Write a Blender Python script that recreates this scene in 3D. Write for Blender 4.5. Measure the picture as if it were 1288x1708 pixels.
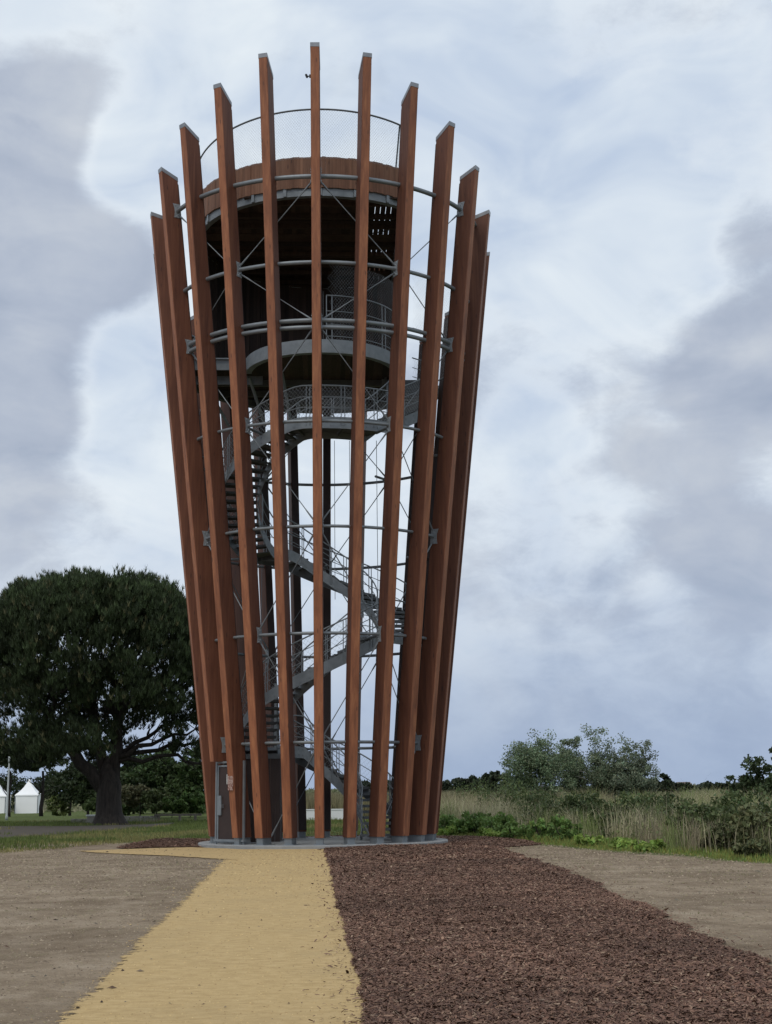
import bpy, math, random
import numpy as np
from mathutils import Matrix, Vector

for o in list(bpy.data.objects):
    bpy.data.objects.remove(o, do_unlink=True)
scene = bpy.context.scene
COL = scene.collection
rng = np.random.default_rng(7)
random.seed(7)
R = math.radians

# ------------------------------------------------------------------ camera
CAM_Y, CAM_Z = -40.4345, 1.49
PIT, ROLL, AZ, FPX = .1957, .0114, .0461, 2332.92
cd = bpy.data.cameras.new('camera')
cam = bpy.data.objects.new('camera', cd)
COL.objects.link(cam)
cd.sensor_fit = 'VERTICAL'
cd.sensor_height = 24
cd.lens = FPX / 1708 * 24
cd.clip_end = 6000
cam.matrix_world = (Matrix.Translation((0, CAM_Y, CAM_Z)) @ Matrix.Rotation(-AZ, 4, 'Z')
                    @ Matrix.Rotation(math.pi / 2 + PIT, 4, 'X') @ Matrix.Rotation(-ROLL, 4, 'Z'))
scene.camera = cam


def ray(x, y):
    a, b = x - 644, y - 854
    c, s = math.cos(ROLL), math.sin(ROLL)
    a, b = a * c - b * s, a * s + b * c
    vx, vz = a / FPX, -b / FPX
    y_ = math.cos(PIT) - vz * math.sin(PIT)
    z_ = math.sin(PIT) + vz * math.cos(PIT)
    c, s = math.cos(AZ), math.sin(AZ)
    return np.array([vx * c + y_ * s, -vx * s + y_ * c, z_])


def at(x, y, Y):
    """point on the sight line of a photo pixel at world depth Y"""
    d = ray(x, y)
    return np.array([0, CAM_Y, CAM_Z]) + d * (Y - CAM_Y) / d[1]


# ------------------------------------------------------------------ light
SUN_EL, SUN_AZ = R(52), R(205)      # azimuth clockwise from +Y: behind the camera, a little to the left
sd = bpy.data.lights.new('sun', 'SUN')
sd.energy = 1.1
sd.angle = R(22)
sd.color = (1, .94, .84)
sun = bpy.data.objects.new('sun', sd)
COL.objects.link(sun)
sv = Vector((math.sin(SUN_AZ) * math.cos(SUN_EL), math.cos(SUN_AZ) * math.cos(SUN_EL), math.sin(SUN_EL)))
sun.rotation_euler = sv.to_track_quat('Z', 'Y').to_euler()

world = bpy.data.worlds.new('World')
scene.world = world
world.use_nodes = True
scene.view_settings.view_transform = 'Standard'
scene.view_settings.look = 'None'
scene.view_settings.exposure = 0.0
scene.view_settings.gamma = 1
scene.view_settings.use_curve_mapping = False


class NT:
    """small node-tree helper"""
    def __init__(s, nt):
        s.nt = nt
        s.n = nt.nodes
        s.l = nt.links

    def add(s, t, **kw):
        n = s.n.new(t)
        for k, v in kw.items():
            setattr(n, k, v)
        return n

    def set(s, inp, v):
        if isinstance(v, bpy.types.NodeSocket):
            s.l.new(v, inp)
        elif v is not None:
            if hasattr(inp.default_value, '__len__') and not hasattr(v, '__len__'):
                inp.default_value = [v] * len(inp.default_value)
            elif hasattr(v, '__len__') and len(v) == 3 and len(inp.default_value) == 4:
                inp.default_value = (*v, 1)
            else:
                inp.default_value = v

    def math(s, op, a, b=None, c=None, clamp=False):
        n = s.add('ShaderNodeMath', operation=op, use_clamp=clamp)
        s.set(n.inputs[0], a)
        s.set(n.inputs[1], b)
        s.set(n.inputs[2], c)
        return n.outputs[0]

    def vec(s, op, a, b=None):
        n = s.add('ShaderNodeVectorMath', operation=op)
        s.set(n.inputs[0], a)
        s.set(n.inputs[1], b)
        return n.outputs['Value'] if op in ('DOT_PRODUCT', 'LENGTH') else n.outputs[0]

    def noise(s, v, scale, detail=4, rough=.55, dist=0, out='Fac'):
        n = s.add('ShaderNodeTexNoise')
        s.set(n.inputs['Vector'], v)
        n.inputs['Scale'].default_value = scale
        n.inputs['Detail'].default_value = detail
        n.inputs['Roughness'].default_value = rough
        n.inputs['Distortion'].default_value = dist
        return n.outputs[out]

    def ramp(s, f, stops, interp='LINEAR'):
        n = s.add('ShaderNodeValToRGB')
        s.set(n.inputs[0], f)
        e = n.color_ramp.elements
        n.color_ramp.interpolation = interp
        while len(e) < len(stops):
            e.new(.5)
        for i, (p, c) in enumerate(stops):
            e[i].position = p
            e[i].color = (*c, 1) if hasattr(c, '__len__') else (c, c, c, 1)
        return n.outputs[0]

    def mix(s, f, a, b, mode='MIX'):
        n = s.add('ShaderNodeMix', data_type='RGBA', blend_type=mode)
        s.set(n.inputs[0], f)
        s.set(n.inputs[6], a)
        s.set(n.inputs[7], b)
        return n.outputs[2]

    def smooth(s, v, lo, hi):
        n = s.add('ShaderNodeMapRange', interpolation_type='SMOOTHSTEP')
        s.set(n.inputs[0], v)
        n.inputs[1].default_value = lo
        n.inputs[2].default_value = hi
        return n.outputs[0]


def build_world():
    t = NT(world.node_tree)
    t.n.clear()
    out = t.add('ShaderNodeOutputWorld')
    bg = t.add('ShaderNodeBackground')
    t.l.new(bg.outputs[0], out.inputs[0])
    sky = t.add('ShaderNodeTexSky', sky_type='NISHITA', sun_disc=False)
    sky.sun_elevation = SUN_EL
    sky.sun_rotation = SUN_AZ
    sky.dust_density = 2
    blue = t.mix(1, sky.outputs[0], (.1, .1, .1), 'MULTIPLY')
    g = t.add('ShaderNodeTexCoord').outputs['Generated']
    d = t.vec('NORMALIZE', g)
    sep = t.add('ShaderNodeSeparateXYZ')
    t.l.new(d, sep.inputs[0])
    z = t.math('MAXIMUM', sep.outputs[2], 0.0)
    p = t.vec('MULTIPLY', d, (1, 1, 1.7))
    # broken cloud deck: large masses, cauliflower edges, soft inner shading
    big = t.noise(t.vec('ADD', p, (3.1, 1.7, .4)), 4.5, 2, .5, .2)
    fine = t.noise(t.vec('ADD', p, (7.3, 2.2, 1.4)), 11, 8, .60, .25)
    soft = t.noise(t.vec('ADD', p, (1.3, 5.2, 2.4)), 8, 4, .5, .8)
    f = t.math('ADD', t.math('MULTIPLY', t.math('SUBTRACT', big, .5), 1.0), t.math('MULTIPLY', t.math('SUBTRACT', fine, .5), .95))

    def blob(px, py, rad, amp):
        v = ray(px, py)
        v = v / np.linalg.norm(v)
        dd = t.vec('LENGTH', t.vec('SUBTRACT', d, tuple(v)))
        return t.math('MULTIPLY', t.smooth(dd, rad, 0.0), amp)
    # where the grey cloud masses (positive) and the bright gaps (negative) stand in this sky
    for b in [(20, 380, .080, .55), (120, 430, .065, .50), (205, 455, .050, .55), (40, 600, .085, .60), (60, 760, .075, .55), (20, 900, .06, .35),
              (90, 260, .045, .25), (170, 870, .035, .25), (20, 190, .075, .45), (110, 150, .05, .30), (60, 20, .05, -.3), (200, 270, .05, -.55), (200, 600, .05, -.60), (215, 730, .055, -.60), (300, 200, .08, -.45),
              (1270, 400, .055, .45), (1280, 560, .075, .60), (1150, 600, .060, .40), (1230, 700, .065, .55), (1060, 760, .040, .45), (1160, 860, .070, .45), (1270, 960, .08, .50),
              (1000, 600, .060, .22), (1060, 940, .07, .25), (900, 880, .07, .10), (1000, 430, .11, -.55), (850, 250, .12, -.40), (880, 720, .05, -.55), (1110, 985, .045, -.28),
              (1150, 150, .12, -.25), (640, 100, .16, -.45), (560, 850, .10, -.45), (700, 420, .1, -.3), (950, 1130, .10, .15), (1200, 1180, .07, .2)]:
        f = t.math('ADD', f, blob(*b))
    wisp = t.noise(t.vec('ADD', p, (2.3, 9.2, 4.4)), 26, 6, .62, .3)
    f = t.math('ADD', f, t.math('MULTIPLY', t.math('SUBTRACT', wisp, .5), .55))
    grey = t.smooth(f, -.08, .42)
    rim = t.math('MULTIPLY', t.smooth(f, -.30, .02), t.math('SUBTRACT', 1.0, grey))
    bright = t.ramp(soft, [(.28, (.50, .60, .76)), (.50, (.66, .745, .85)), (.70, (.79, .86, .92))])
    bright = t.mix(t.math('MULTIPLY', rim, .30), bright, (.86, .91, .95))
    dark = t.ramp(t.math('ADD', t.math('MULTIPLY', soft, .6), t.math('MULTIPLY', fine, .4)), [(.34, (.335, .395, .51)), (.50, (.44, .495, .60)), (.66, (.575, .62, .69))])
    cloud = t.mix(t.math('MULTIPLY', grey, .92), bright, dark)
    # toward the horizon the deck is seen through more air: blue-grey
    hz = t.smooth(z, .20, -.01)
    cloud = t.mix(t.math('MULTIPLY', hz, .80), cloud, (.29, .385, .57))
    cov = t.math('ADD', t.math('MULTIPLY', t.smooth(fine, .30, .42), .08), .90)
    col = t.mix(cov, blue, cloud)
    t.l.new(col, bg.inputs[0])
    bg.inputs[1].default_value = 1.0


build_world()

# ------------------------------------------------------------------ materials
MATS = {}


def mat(name):
    m = bpy.data.materials.new(name)
    m.use_nodes = True
    t = NT(m.node_tree)
    b = t.n['Principled BSDF']
    MATS[name] = m
    return m, t, b


def bump(t, b, h, strength=.4, dist=.02):
    n = t.add('ShaderNodeBump')
    n.inputs['Strength'].default_value = strength
    n.inputs['Distance'].default_value = dist
    t.set(n.inputs['Height'], h)
    t.l.new(n.outputs[0], b.inputs['Normal'])


def objpos(t):
    return t.add('ShaderNodeTexCoord').outputs['Object']


def worldpos(t):
    return t.add('ShaderNodeNewGeometry').outputs['Position']


def make_timber(name, c0, c1, c2, rough=.62, weather=False, spread=.15):
    m, t, b = mat(name)
    p = worldpos(t)
    inf = t.add('ShaderNodeObjectInfo')
    sv_ = t.vec('MULTIPLY', p, (13, 13, .55))
    off = t.vec('ADD', sv_, t.vec('MULTIPLY', inf.outputs['Random'], (37., 91., 53.)))
    g = t.noise(off, 1, 5, .65, .4)
    blotch = t.noise(t.vec('MULTIPLY', p, (2.5, 2.5, .5)), 1.3, 3)
    c = t.ramp(g, [(.28, c0), (.5, c1), (.75, c2)])
    c = t.mix(t.smooth(blotch, .4, .75), c, t.mix(1, c, (.72, .66, .62), 'MULTIPLY'))
    # knots
    kn = t.add('ShaderNodeTexVoronoi')
    t.l.new(t.vec('MULTIPLY', p, (7, 7, 1.6)), kn.inputs['Vector'])
    kn.inputs['Scale'].default_value = 1.0
    c = t.mix(t.math('MULTIPLY', t.smooth(kn.outputs['Distance'], .17, .06), .75), c, (.045, .016, .01))
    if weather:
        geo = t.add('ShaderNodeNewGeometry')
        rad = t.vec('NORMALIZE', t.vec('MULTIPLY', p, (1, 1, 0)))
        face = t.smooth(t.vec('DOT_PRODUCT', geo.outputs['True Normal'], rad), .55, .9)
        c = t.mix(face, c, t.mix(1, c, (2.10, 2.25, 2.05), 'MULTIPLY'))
    br = t.math('ADD', t.math('MULTIPLY', inf.outputs['Random'], 2 * spread), 1 - spread)
    c = t.mix(1, c, br, 'MULTIPLY')
    t.l.new(c, b.inputs['Base Color'])
    b.inputs['Roughness'].default_value = rough
    bump(t, b, g, .25, .01)
    return m


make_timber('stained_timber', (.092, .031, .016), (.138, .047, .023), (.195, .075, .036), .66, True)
make_timber('deck_timber', (.13, .058, .030), (.20, .092, .05), (.28, .145, .085), .7)
make_timber('shaded_timber', (.026, .015, .012), (.042, .026, .021), (.062, .039, .031), .8, False, .55)  # brown boards with the shade between the decks put into the colour
make_timber('grey_timber', (.10, .09, .075), (.17, .15, .13), (.25, .22, .19), .8)


def make_steel(name, c0, c1, metal=.35, rough=.5):
    m, t, b = mat(name)
    n = t.noise(worldpos(t), 5, 4)
    n2 = t.noise(worldpos(t), 38, 2)
    c = t.ramp(n, [(.3, c0), (.7, c1)])
    c = t.mix(t.math('MULTIPLY', n2, .35), c, (.2, .22, .24))
    t.l.new(c, b.inputs['Base Color'])
    b.inputs['Metallic'].default_value = metal
    b.inputs['Roughness'].default_value = rough
    return m


make_steel('galvanised_steel', (.19, .215, .235), (.27, .295, .315))
make_steel('plate_steel', (.27, .30, .32), (.36, .39, .41), .3, .5)
make_steel('tread_steel', (.085, .09, .095), (.13, .138, .142), .3, .6)
make_steel('cap_steel', (.24, .25, .27), (.34, .35, .37), .5, .42)
make_steel('wire_steel', (.34, .36, .38), (.46, .48, .5), .2, .5)


def flat(name, c, rough=.6, var=.25, scale=6):
    m, t, b = mat(name)
    n = t.noise(worldpos(t), scale, 4)
    k = t.math('ADD', t.math('MULTIPLY', n, var * 2), 1 - var)
    t.l.new(t.mix(1, c, k, 'MULTIPLY'), b.inputs['Base Color'])
    b.inputs['Roughness'].default_value = rough
    return m


flat('concrete', (.27, .275, .275), .85, .25, 5)
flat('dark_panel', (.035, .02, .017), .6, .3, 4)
flat('black_plastic', (.02, .02, .022), .4, .1)
flat('white_canvas', (.90, .90, .90), .6, .06, 1)
flat('white_paint', (.74, .75, .75), .6, .08, 2)
flat('lamp_paint', (.33, .36, .36), .5, .1, 2)
flat('stone', (.30, .28, .25), .9, .35, 3)
flat('house_wall', (.42, .33, .28), .8, .15, .5)
flat('house_roof', (.15, .11, .09), .8, .2, .8)


def make_attr_mat(name, rough=.7, trans=0.0, spec=.3):
    m, t, b = mat(name)
    a = t.add('ShaderNodeAttribute', attribute_name='Col')
    t.l.new(a.outputs['Color'], b.inputs['Base Color'])
    b.inputs['Roughness'].default_value = rough
    b.inputs['Specular IOR Level'].default_value = spec
    if trans:
        tr = t.add('ShaderNodeBsdfTranslucent')
        t.l.new(a.outputs['Color'], tr.inputs[0])
        ms = t.add('ShaderNodeMixShader')
        ms.inputs[0].default_value = trans
        t.l.new(b.outputs[0], ms.inputs[1])
        t.l.new(tr.outputs[0], ms.inputs[2])
        t.l.new(ms.outputs[0], t.n['Material Output'].inputs[0])
    return m


make_attr_mat('leaf', .6, .25)
make_attr_mat('needle', .6, .1)
make_attr_mat('grass_blade', .7, .25)
make_attr_mat('chip', .85)
m, t, b = mat('bark')
n = t.noise(t.vec('MULTIPLY', worldpos(t), (9, 9, 1.6)), 1, 5, .65)
t.l.new(t.ramp(n, [(.3, (.010, .008, .007)), (.7, (.050, .040, .034))]), b.inputs['Base Color'])
b.inputs['Roughness'].default_value = .95
bump(t, b, n, .8, .06)
m, t, b = mat('birch_bark')
n = t.noise(t.vec('MULTIPLY', worldpos(t), (2, 2, 6)), 1, 4)
t.l.new(t.ramp(n, [(.38, (.05, .045, .04)), (.5, (.42, .40, .37))]), b.inputs['Base Color'])
b.inputs['Roughness'].default_value = .8

# ground: dirt near the tower, grass and heath further out
m, t, b = mat('soil_and_grass')
p = worldpos(t)
sx = t.add('ShaderNodeSeparateXYZ')
t.l.new(p, sx.inputs[0])
n1 = t.noise(p, .33, 6, .65)
n2 = t.noise(t.vec('MULTIPLY', p, (1.0, .75, 1)), 1.7, 7, .72)
n3 = t.noise(p, 22, 4, .7)
n4 = t.noise(t.vec('MULTIPLY', p, (.8, .7, 1)), 1.1, 6, .75, .6)
dirt = t.ramp(n2, [(.30, (.185, .138, .094)), (.48, (.30, .232, .162)), (.72, (.43, .35, .262))])
dirt = t.mix(t.smooth(n1, .38, .62), dirt, t.mix(1, dirt, (.70, .68, .66), 'MULTIPLY'))
n6 = t.noise(p, 75, 3, .8)
dirt = t.mix(1, dirt, t.math('ADD', .62, t.math('MULTIPLY', n6, .78)), 'MULTIPLY')
dirt = t.mix(t.math('MULTIPLY', t.smooth(n3, .52, .70), .5), dirt, (.09, .068, .05))
dirt = t.mix(t.math('MULTIPLY', t.smooth(n4, .56, .70), .38), dirt, (.125, .125, .05))
grs = t.ramp(n2, [(.3, (.05, .068, .020)), (.55, (.095, .12, .036)), (.8, (.16, .16, .062))])
wob = t.math('MULTIPLY', t.math('SUBTRACT', n1, .5), 3.5)
# grass begins beyond a line on each side of the tower
lft = t.math('ADD', t.math('ADD', sx.outputs[1], t.math('MULTIPLY', sx.outputs[0], 1.0)), wob)       # Y + X > c  (left)
gl = t.smooth(t.math('ADD', t.math('SUBTRACT', sx.outputs[1], t.math('MULTIPLY', sx.outputs[0], -.9)), wob), -3.5, -.5)
gr = t.smooth(t.math('ADD', t.math('ADD', sx.outputs[1], t.math('MULTIPLY', sx.outputs[0], 3.45)), wob), 15.6, 17.4)
gb = t.smooth(t.math('ADD', sx.outputs[1], wob), 4.5, 7)
isr = t.smooth(sx.outputs[0], 3.2, 4.0)
left_part = t.math('MAXIMUM', t.math('MULTIPLY', gl, t.smooth(sx.outputs[0], -3.5, -5.0)), gb)
gm = t.math('MAXIMUM', t.math('MULTIPLY', gr, isr), left_part)
c = t.mix(gm, dirt, grs)
t.l.new(c, b.inputs['Base Color'])
b.inputs['Roughness'].default_value = .95
b.inputs['Specular IOR Level'].default_value = .1
bump(t, b, t.math('ADD', n2, t.math('MULTIPLY', n3, .5)), .9, .07)

m, t, b = mat('sand')
p = worldpos(t)
n1 = t.noise(p, .8, 4)
n2 = t.noise(p, 30, 5, .7)
n3 = t.noise(t.vec('MULTIPLY', p, (1, 1.8, 1)), 6, 4, .7)
c = t.ramp(n3, [(.3, (.41, .285, .135)), (.55, (.51, .365, .18)), (.8, (.58, .435, .235))])
c = t.mix(t.math('MULTIPLY', t.smooth(n1, .45, .7), .45), c, (.40, .29, .15))
c = t.mix(t.math('MULTIPLY', t.smooth(n2, .55, .75), .45), c, (.25, .15, .06))
t.l.new(c, b.inputs['Base Color'])
b.inputs['Roughness'].default_value = .95
b.inputs['Specular IOR Level'].default_value = .1
bump(t, b, t.math('ADD', n2, n3), .5, .025)
# thins out to scattered grains along its worn edge
at_ = t.add('ShaderNodeAttribute', attribute_name='Col')
n5 = t.noise(p, 9, 5, .75)
hold = t.smooth(t.math('ADD', at_.outputs['Fac'], t.math('MULTIPLY', t.math('SUBTRACT', n5, .5), 1.7)), .38, .50)
ms = t.add('ShaderNodeMixShader')
tr = t.add('ShaderNodeBsdfTransparent')
t.l.new(hold, ms.inputs[0])
t.l.new(tr.outputs[0], ms.inputs[1])
t.l.new(b.outputs[0], ms.inputs[2])
t.l.new(ms.outputs[0], t.n['Material Output'].inputs[0])

m, t, b = mat('bark_mulch')
p = worldpos(t)
n2 = t.noise(p, 55, 4, .75)
n3 = t.noise(p, .7, 4)
c = t.ramp(n2, [(.3, (.030, .018, .014)), (.55, (.115, .066, .046)), (.75, (.24, .145, .095))])
c = t.mix(t.math('MULTIPLY', t.smooth(n3, .4, .7), .5), c, t.mix(1, c, (1.45, 1.3, 1.1), 'MULTIPLY'))
t.l.new(c, b.inputs['Base Color'])
b.inputs['Roughness'].default_value = .95
b.inputs['Specular IOR Level'].default_value = .1
bump(t, b, n2, .9, .04)

# printed notice: lines of small print
m, t, b = mat('notice_print')
uv = t.add('ShaderNodeTexCoord').outputs['Generated']
n = t.noise(t.vec('MULTIPLY', uv, (5, 5, 14)), 1, 2)
t.l.new(t.ramp(n, [(.47, (.42, .30, .26)), (.56, (.16, .05, .03))]), b.inputs['Base Color'])

# ------------------------------------------------------------------ mesh helpers


class MB:
    def __init__(s):
        s.v, s.f, s.k = [], [], 0

    def add(s, v, f):
        v = np.asarray(v, float).reshape(-1, 3)
        s.f += [tuple(int(i) + s.k for i in q) for q in f]
        s.v.append(v)
        s.k += len(v)
        return s

    def box(s, c, size, M=None):
        x, y, z = np.array(size) / 2
        v = np.array([(i * x, j * y, k * z) for k in (-1, 1) for j in (-1, 1) for i in (-1, 1)], float)
        if M is not None:
            v = v @ np.array(M).T
        return s.add(v + np.array(c), BOXF)

    def hexa(s, v):
        return s.add(v, BOXF)

    def prism(s, poly, M, o, t):
        """polygon (2d) extruded by t: M = (e1, e2, normal) columns"""
        e1, e2, n = [np.array(q, float) for q in M]
        o = np.array(o, float)
        k = len(poly)
        a = [o + e1 * u + e2 * w - n * t / 2 for u, w in poly]
        c = [o + e1 * u + e2 * w + n * t / 2 for u, w in poly]
        return s.add(a + c, [tuple(range(k))[::-1], tuple(range(k, 2 * k))] + [(i, (i + 1) % k, k + (i + 1) % k, k + i) for i in range(k)])

    def tube(s, pts, r, n=6, closed=False):
        pts = np.asarray(pts, float)
        k = len(pts)
        rr = np.full(k, r) if np.isscalar(r) else np.asarray(r, float)
        d = np.gradient(pts, axis=0)
        if closed:
            d = np.roll(pts, -1, 0) - np.roll(pts, 1, 0)
        d /= np.linalg.norm(d, axis=1)[:, None] + 1e-12
        ref = np.array([0, 0, 1.]) if abs(d[0, 2]) < .9 else np.array([1., 0, 0])
        a = np.cross(d, ref)
        a /= np.linalg.norm(a, axis=1)[:, None] + 1e-12
        c = np.cross(d, a)
        an = np.arange(n) / n * 2 * np.pi
        V = pts[:, None] + rr[:, None, None] * (np.cos(an)[None, :, None] * a[:, None] + np.sin(an)[None, :, None] * c[:, None])
        F = []
        for i in range(k if closed else k - 1):
            j = (i + 1) % k
            for q in range(n):
                w = (q + 1) % n
                F.append((i * n + q, i * n + w, j * n + w, j * n + q))
        if not closed:
            F += [tuple(range(n))[::-1], tuple((k - 1) * n + q for q in range(n))]
        return s.add(V, F)

    def build(s, name, m, parent=None, smooth=False):
        me = bpy.data.meshes.new(name)
        me.from_pydata(np.concatenate(s.v).tolist(), [], s.f)
        if smooth:
            me.polygons.foreach_set('use_smooth', [True] * len(me.polygons))
        me.materials.append(MATS[m])
        me.update()
        o = bpy.data.objects.new(name, me)
        COL.objects.link(o)
        if parent is not None:
            o.parent = parent
        return o


BOXF = [(0, 2, 3, 1), (4, 5, 7, 6), (0, 1, 5, 4), (2, 6, 7, 3), (0, 4, 6, 2), (1, 3, 7, 5)]


def tag(o, label=None, cat=None, group=None, kind=None):
    if label:
        o['label'] = label
    if cat:
        o['category'] = cat
    if group:
        o['group'] = group
    if kind:
        o['kind'] = kind
    return o


def empty(name, loc=(0, 0, 0), parent=None):
    o = bpy.data.objects.new(name, None)
    o.empty_display_size = .3
    COL.objects.link(o)
    o.location = loc
    if parent is not None:
        o.parent = parent
    return o


def raw_mesh(name, V, F, m, cols=None, parent=None, smooth=False):
    """V (n,3) F (m,k) numpy; cols (n,3) per vertex"""
    V = np.asarray(V, np.float32)
    F = np.asarray(F, np.int32)
    me = bpy.data.meshes.new(name)
    me.vertices.add(len(V))
    me.vertices.foreach_set('co', V.ravel())
    k = F.shape[1]
    me.loops.add(F.size)
    me.loops.foreach_set('vertex_index', F.ravel())
    me.polygons.add(len(F))
    me.polygons.foreach_set('loop_start', np.arange(0, F.size, k, dtype=np.int32))
    me.polygons.foreach_set('loop_total', np.full(len(F), k, np.int32))
    if smooth:
        me.polygons.foreach_set('use_smooth', np.ones(len(F), bool))
    me.update(calc_edges=True)
    if cols is not None:
        a = me.color_attributes.new('Col', 'FLOAT_COLOR', 'POINT')
        a.data.foreach_set('color', np.concatenate([cols, np.ones((len(cols), 1))], 1).astype(np.float32).ravel())
    me.materials.append(MATS[m])
    o = bpy.data.objects.new(name, me)
    COL.objects.link(o)
    if parent is not None:
        o.parent = parent
    return o


def smoothstep(a, b, x):
    u = np.clip((np.asarray(x, float) - a) / (b - a), 0, 1)
    return u * u * (3 - 2 * u)


def vnoise(x, y, s, seed=0):
    """cheap smooth value noise"""
    x, y = np.asarray(x, float) / s + 1000, np.asarray(y, float) / s + 1000
    xi, yi = np.floor(x).astype(np.int64), np.floor(y).astype(np.int64)

    def h(a, b):
        n = (a * 374761393 + b * 668265263 + seed * 144665) & 0x7fffffff
        n = ((n ^ (n >> 13)) * 1274126177) & 0x7fffffff
        return (n & 0xffff) / 65535.
    u, v = x - xi, y - yi
    u, v = u * u * (3 - 2 * u), v * v * (3 - 2 * v)
    return (h(xi, yi) * (1 - u) + h(xi + 1, yi) * u) * (1 - v) + (h(xi, yi + 1) * (1 - u) + h(xi + 1, yi + 1) * u) * v


# ------------------------------------------------------------------ ground
def gz(x, y):
    x, y = np.asarray(x, float), np.asarray(y, float)
    z = -1.1 * smoothstep(45, 130, y) * smoothstep(-6, -22, x)
    r = np.hypot(x, y)
    z = z + .05 * (vnoise(x, y, 2.3) - .5) * smoothstep(5, 9, r)
    z = z - .12 * smoothstep(4.2, 9, r) * smoothstep(60, 20, r) * smoothstep(-3, -7, x) * smoothstep(2, 10, y)
    return z - .004


def grid_ground():
    xs = np.concatenate([np.array([-3000, -1500, -800, -400, -200, -120, -80, -60]), np.linspace(-45, 45, 181), np.array([60, 80, 120, 200, 400, 800, 1500, 3000])])
    ys = np.concatenate([np.array([-300, -100, -60]), np.linspace(-45, 60, 211), np.array([70, 85, 100, 120, 140, 170, 200, 300, 500, 900, 1600, 3500])])
    X, Y = np.meshgrid(xs, ys)
    V = np.stack([X, Y, gz(X, Y)], -1).reshape(-1, 3)
    nx, ny = len(xs), len(ys)
    i = np.arange(nx * ny).reshape(ny, nx)
    F = np.stack([i[:-1, :-1], i[:-1, 1:], i[1:, 1:], i[1:, :-1]], -1).reshape(-1, 4)
    return raw_mesh('ground', V, F, 'soil_and_grass', smooth=True)


tag(grid_ground(), kind='structure')


def interp_edge(pts, y):
    pts = sorted(pts, key=lambda q: q[1])
    return np.interp(y, [q[1] for q in pts], [q[0] for q in pts])


PATH_L = [(-1.73, -42), (-1.73, -30.7), (-1.83, -25.5), (-1.98, -17), (-2.15, -9), (-2.22, -8.0), (-2.6, -7.2), (-6.9, -5.6), (-7.2, -4.5)]
PATH_R = [(.30, -42), (.29, -30.9), (.21, -23), (.12, -12), (.06, -6.4), (.04, -3.3)]


def jag(y, seed, a=.035):
    return a * 2 * (vnoise(y * 0 + 5, y, .55, seed) - .5) + a * (vnoise(y * 0 + 9, y, .2, seed + 3) - .5)


def sand_path():
    # main strip
    ys = np.arange(-42, -3.0, .03)
    xl = np.interp(ys, [q[1] for q in PATH_L[:5]], [q[0] for q in PATH_L[:5]]) + jag(ys, 1) - .15
    xr = np.interp(ys, [q[1] for q in PATH_R], [q[0] for q in PATH_R]) + jag(ys, 2)
    V, F = [], []
    n = 17
    for i, y in enumerate(ys):
        for u in np.linspace(0, 1, n):
            x = xl[i] + (xr[i] - xl[i]) * u
            V.append((x, y, 0))
    for i in range(len(ys) - 1):
        for j in range(n - 1):
            a = i * n + j
            F.append((a, a + 1, a + n + 1, a + n))
    k = len(V)
    # branch that bends left towards the gate
    xs = np.arange(-6.6, -1.9, .06)
    y0 = np.interp(xs, [-6.6, -5.9, -4.2, -2.6, -1.9], [-3.0, -4.2, -6.2, -8.2, -9.0]) + jag(xs, 4, .09)
    y1 = np.interp(xs, [-6.6, -5.9, -4.6, -3.6, -1.9], [-2.8, -2.2, -1.2, -1.0, -2.9]) + jag(xs, 5, .12)
    for i, x in enumerate(xs):
        for u in np.linspace(0, 1, n):
            V.append((x, y0[i] + (y1[i] - y0[i]) * u, 0))
    for i in range(len(xs) - 1):
        for j in range(n - 1):
            a = k + i * n + j
            F.append((a, a + n, a + n + 1, a + 1))
    V = np.array(V)
    V[:, 2] = np.maximum(gz(V[:, 0], V[:, 1]), -.01) + .012
    V[k:, 2] += .004
    e = np.tile(np.minimum(np.linspace(0, 1, n), 1 - np.linspace(0, 1, n)), len(V) // n)
    wid = np.concatenate([np.repeat(xr - xl, n), np.repeat(np.abs(y1 - y0) * .35, n)])
    e = np.clip(e * wid / .30, 0, 1)
    # the mulch-side edge stays crisp: chips cover it
    u_ = np.tile(np.linspace(0, 1, n), len(ys))
    e[:k] = np.where(u_ > .5, 1, e[:k])
    return raw_mesh('sand_path', V, np.array(F), 'sand', np.repeat(e[:, None], 3, 1), smooth=True)


tag(sand_path(), kind='structure')

MUL_R = [(3.62, -42), (3.71, -28.5), (3.87, -25.2), (4.11, -21.1), (4.44, -13.9), (4.42, -9), (4.45, -5.5)]


def mulch_h(x, y):
    r = np.hypot(x, y)
    h = .045 + .03 * (vnoise(x, y, .5, 11) - .3) + .02 * (vnoise(x, y, .16, 12) - .5)
    heap = .10 * smoothstep(7.4, 5.2, r) * smoothstep(3.6, 4.8, r) * smoothstep(-3.2, -4.6, x) * smoothstep(-3.0, -.5, y)
    return h + heap


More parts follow.
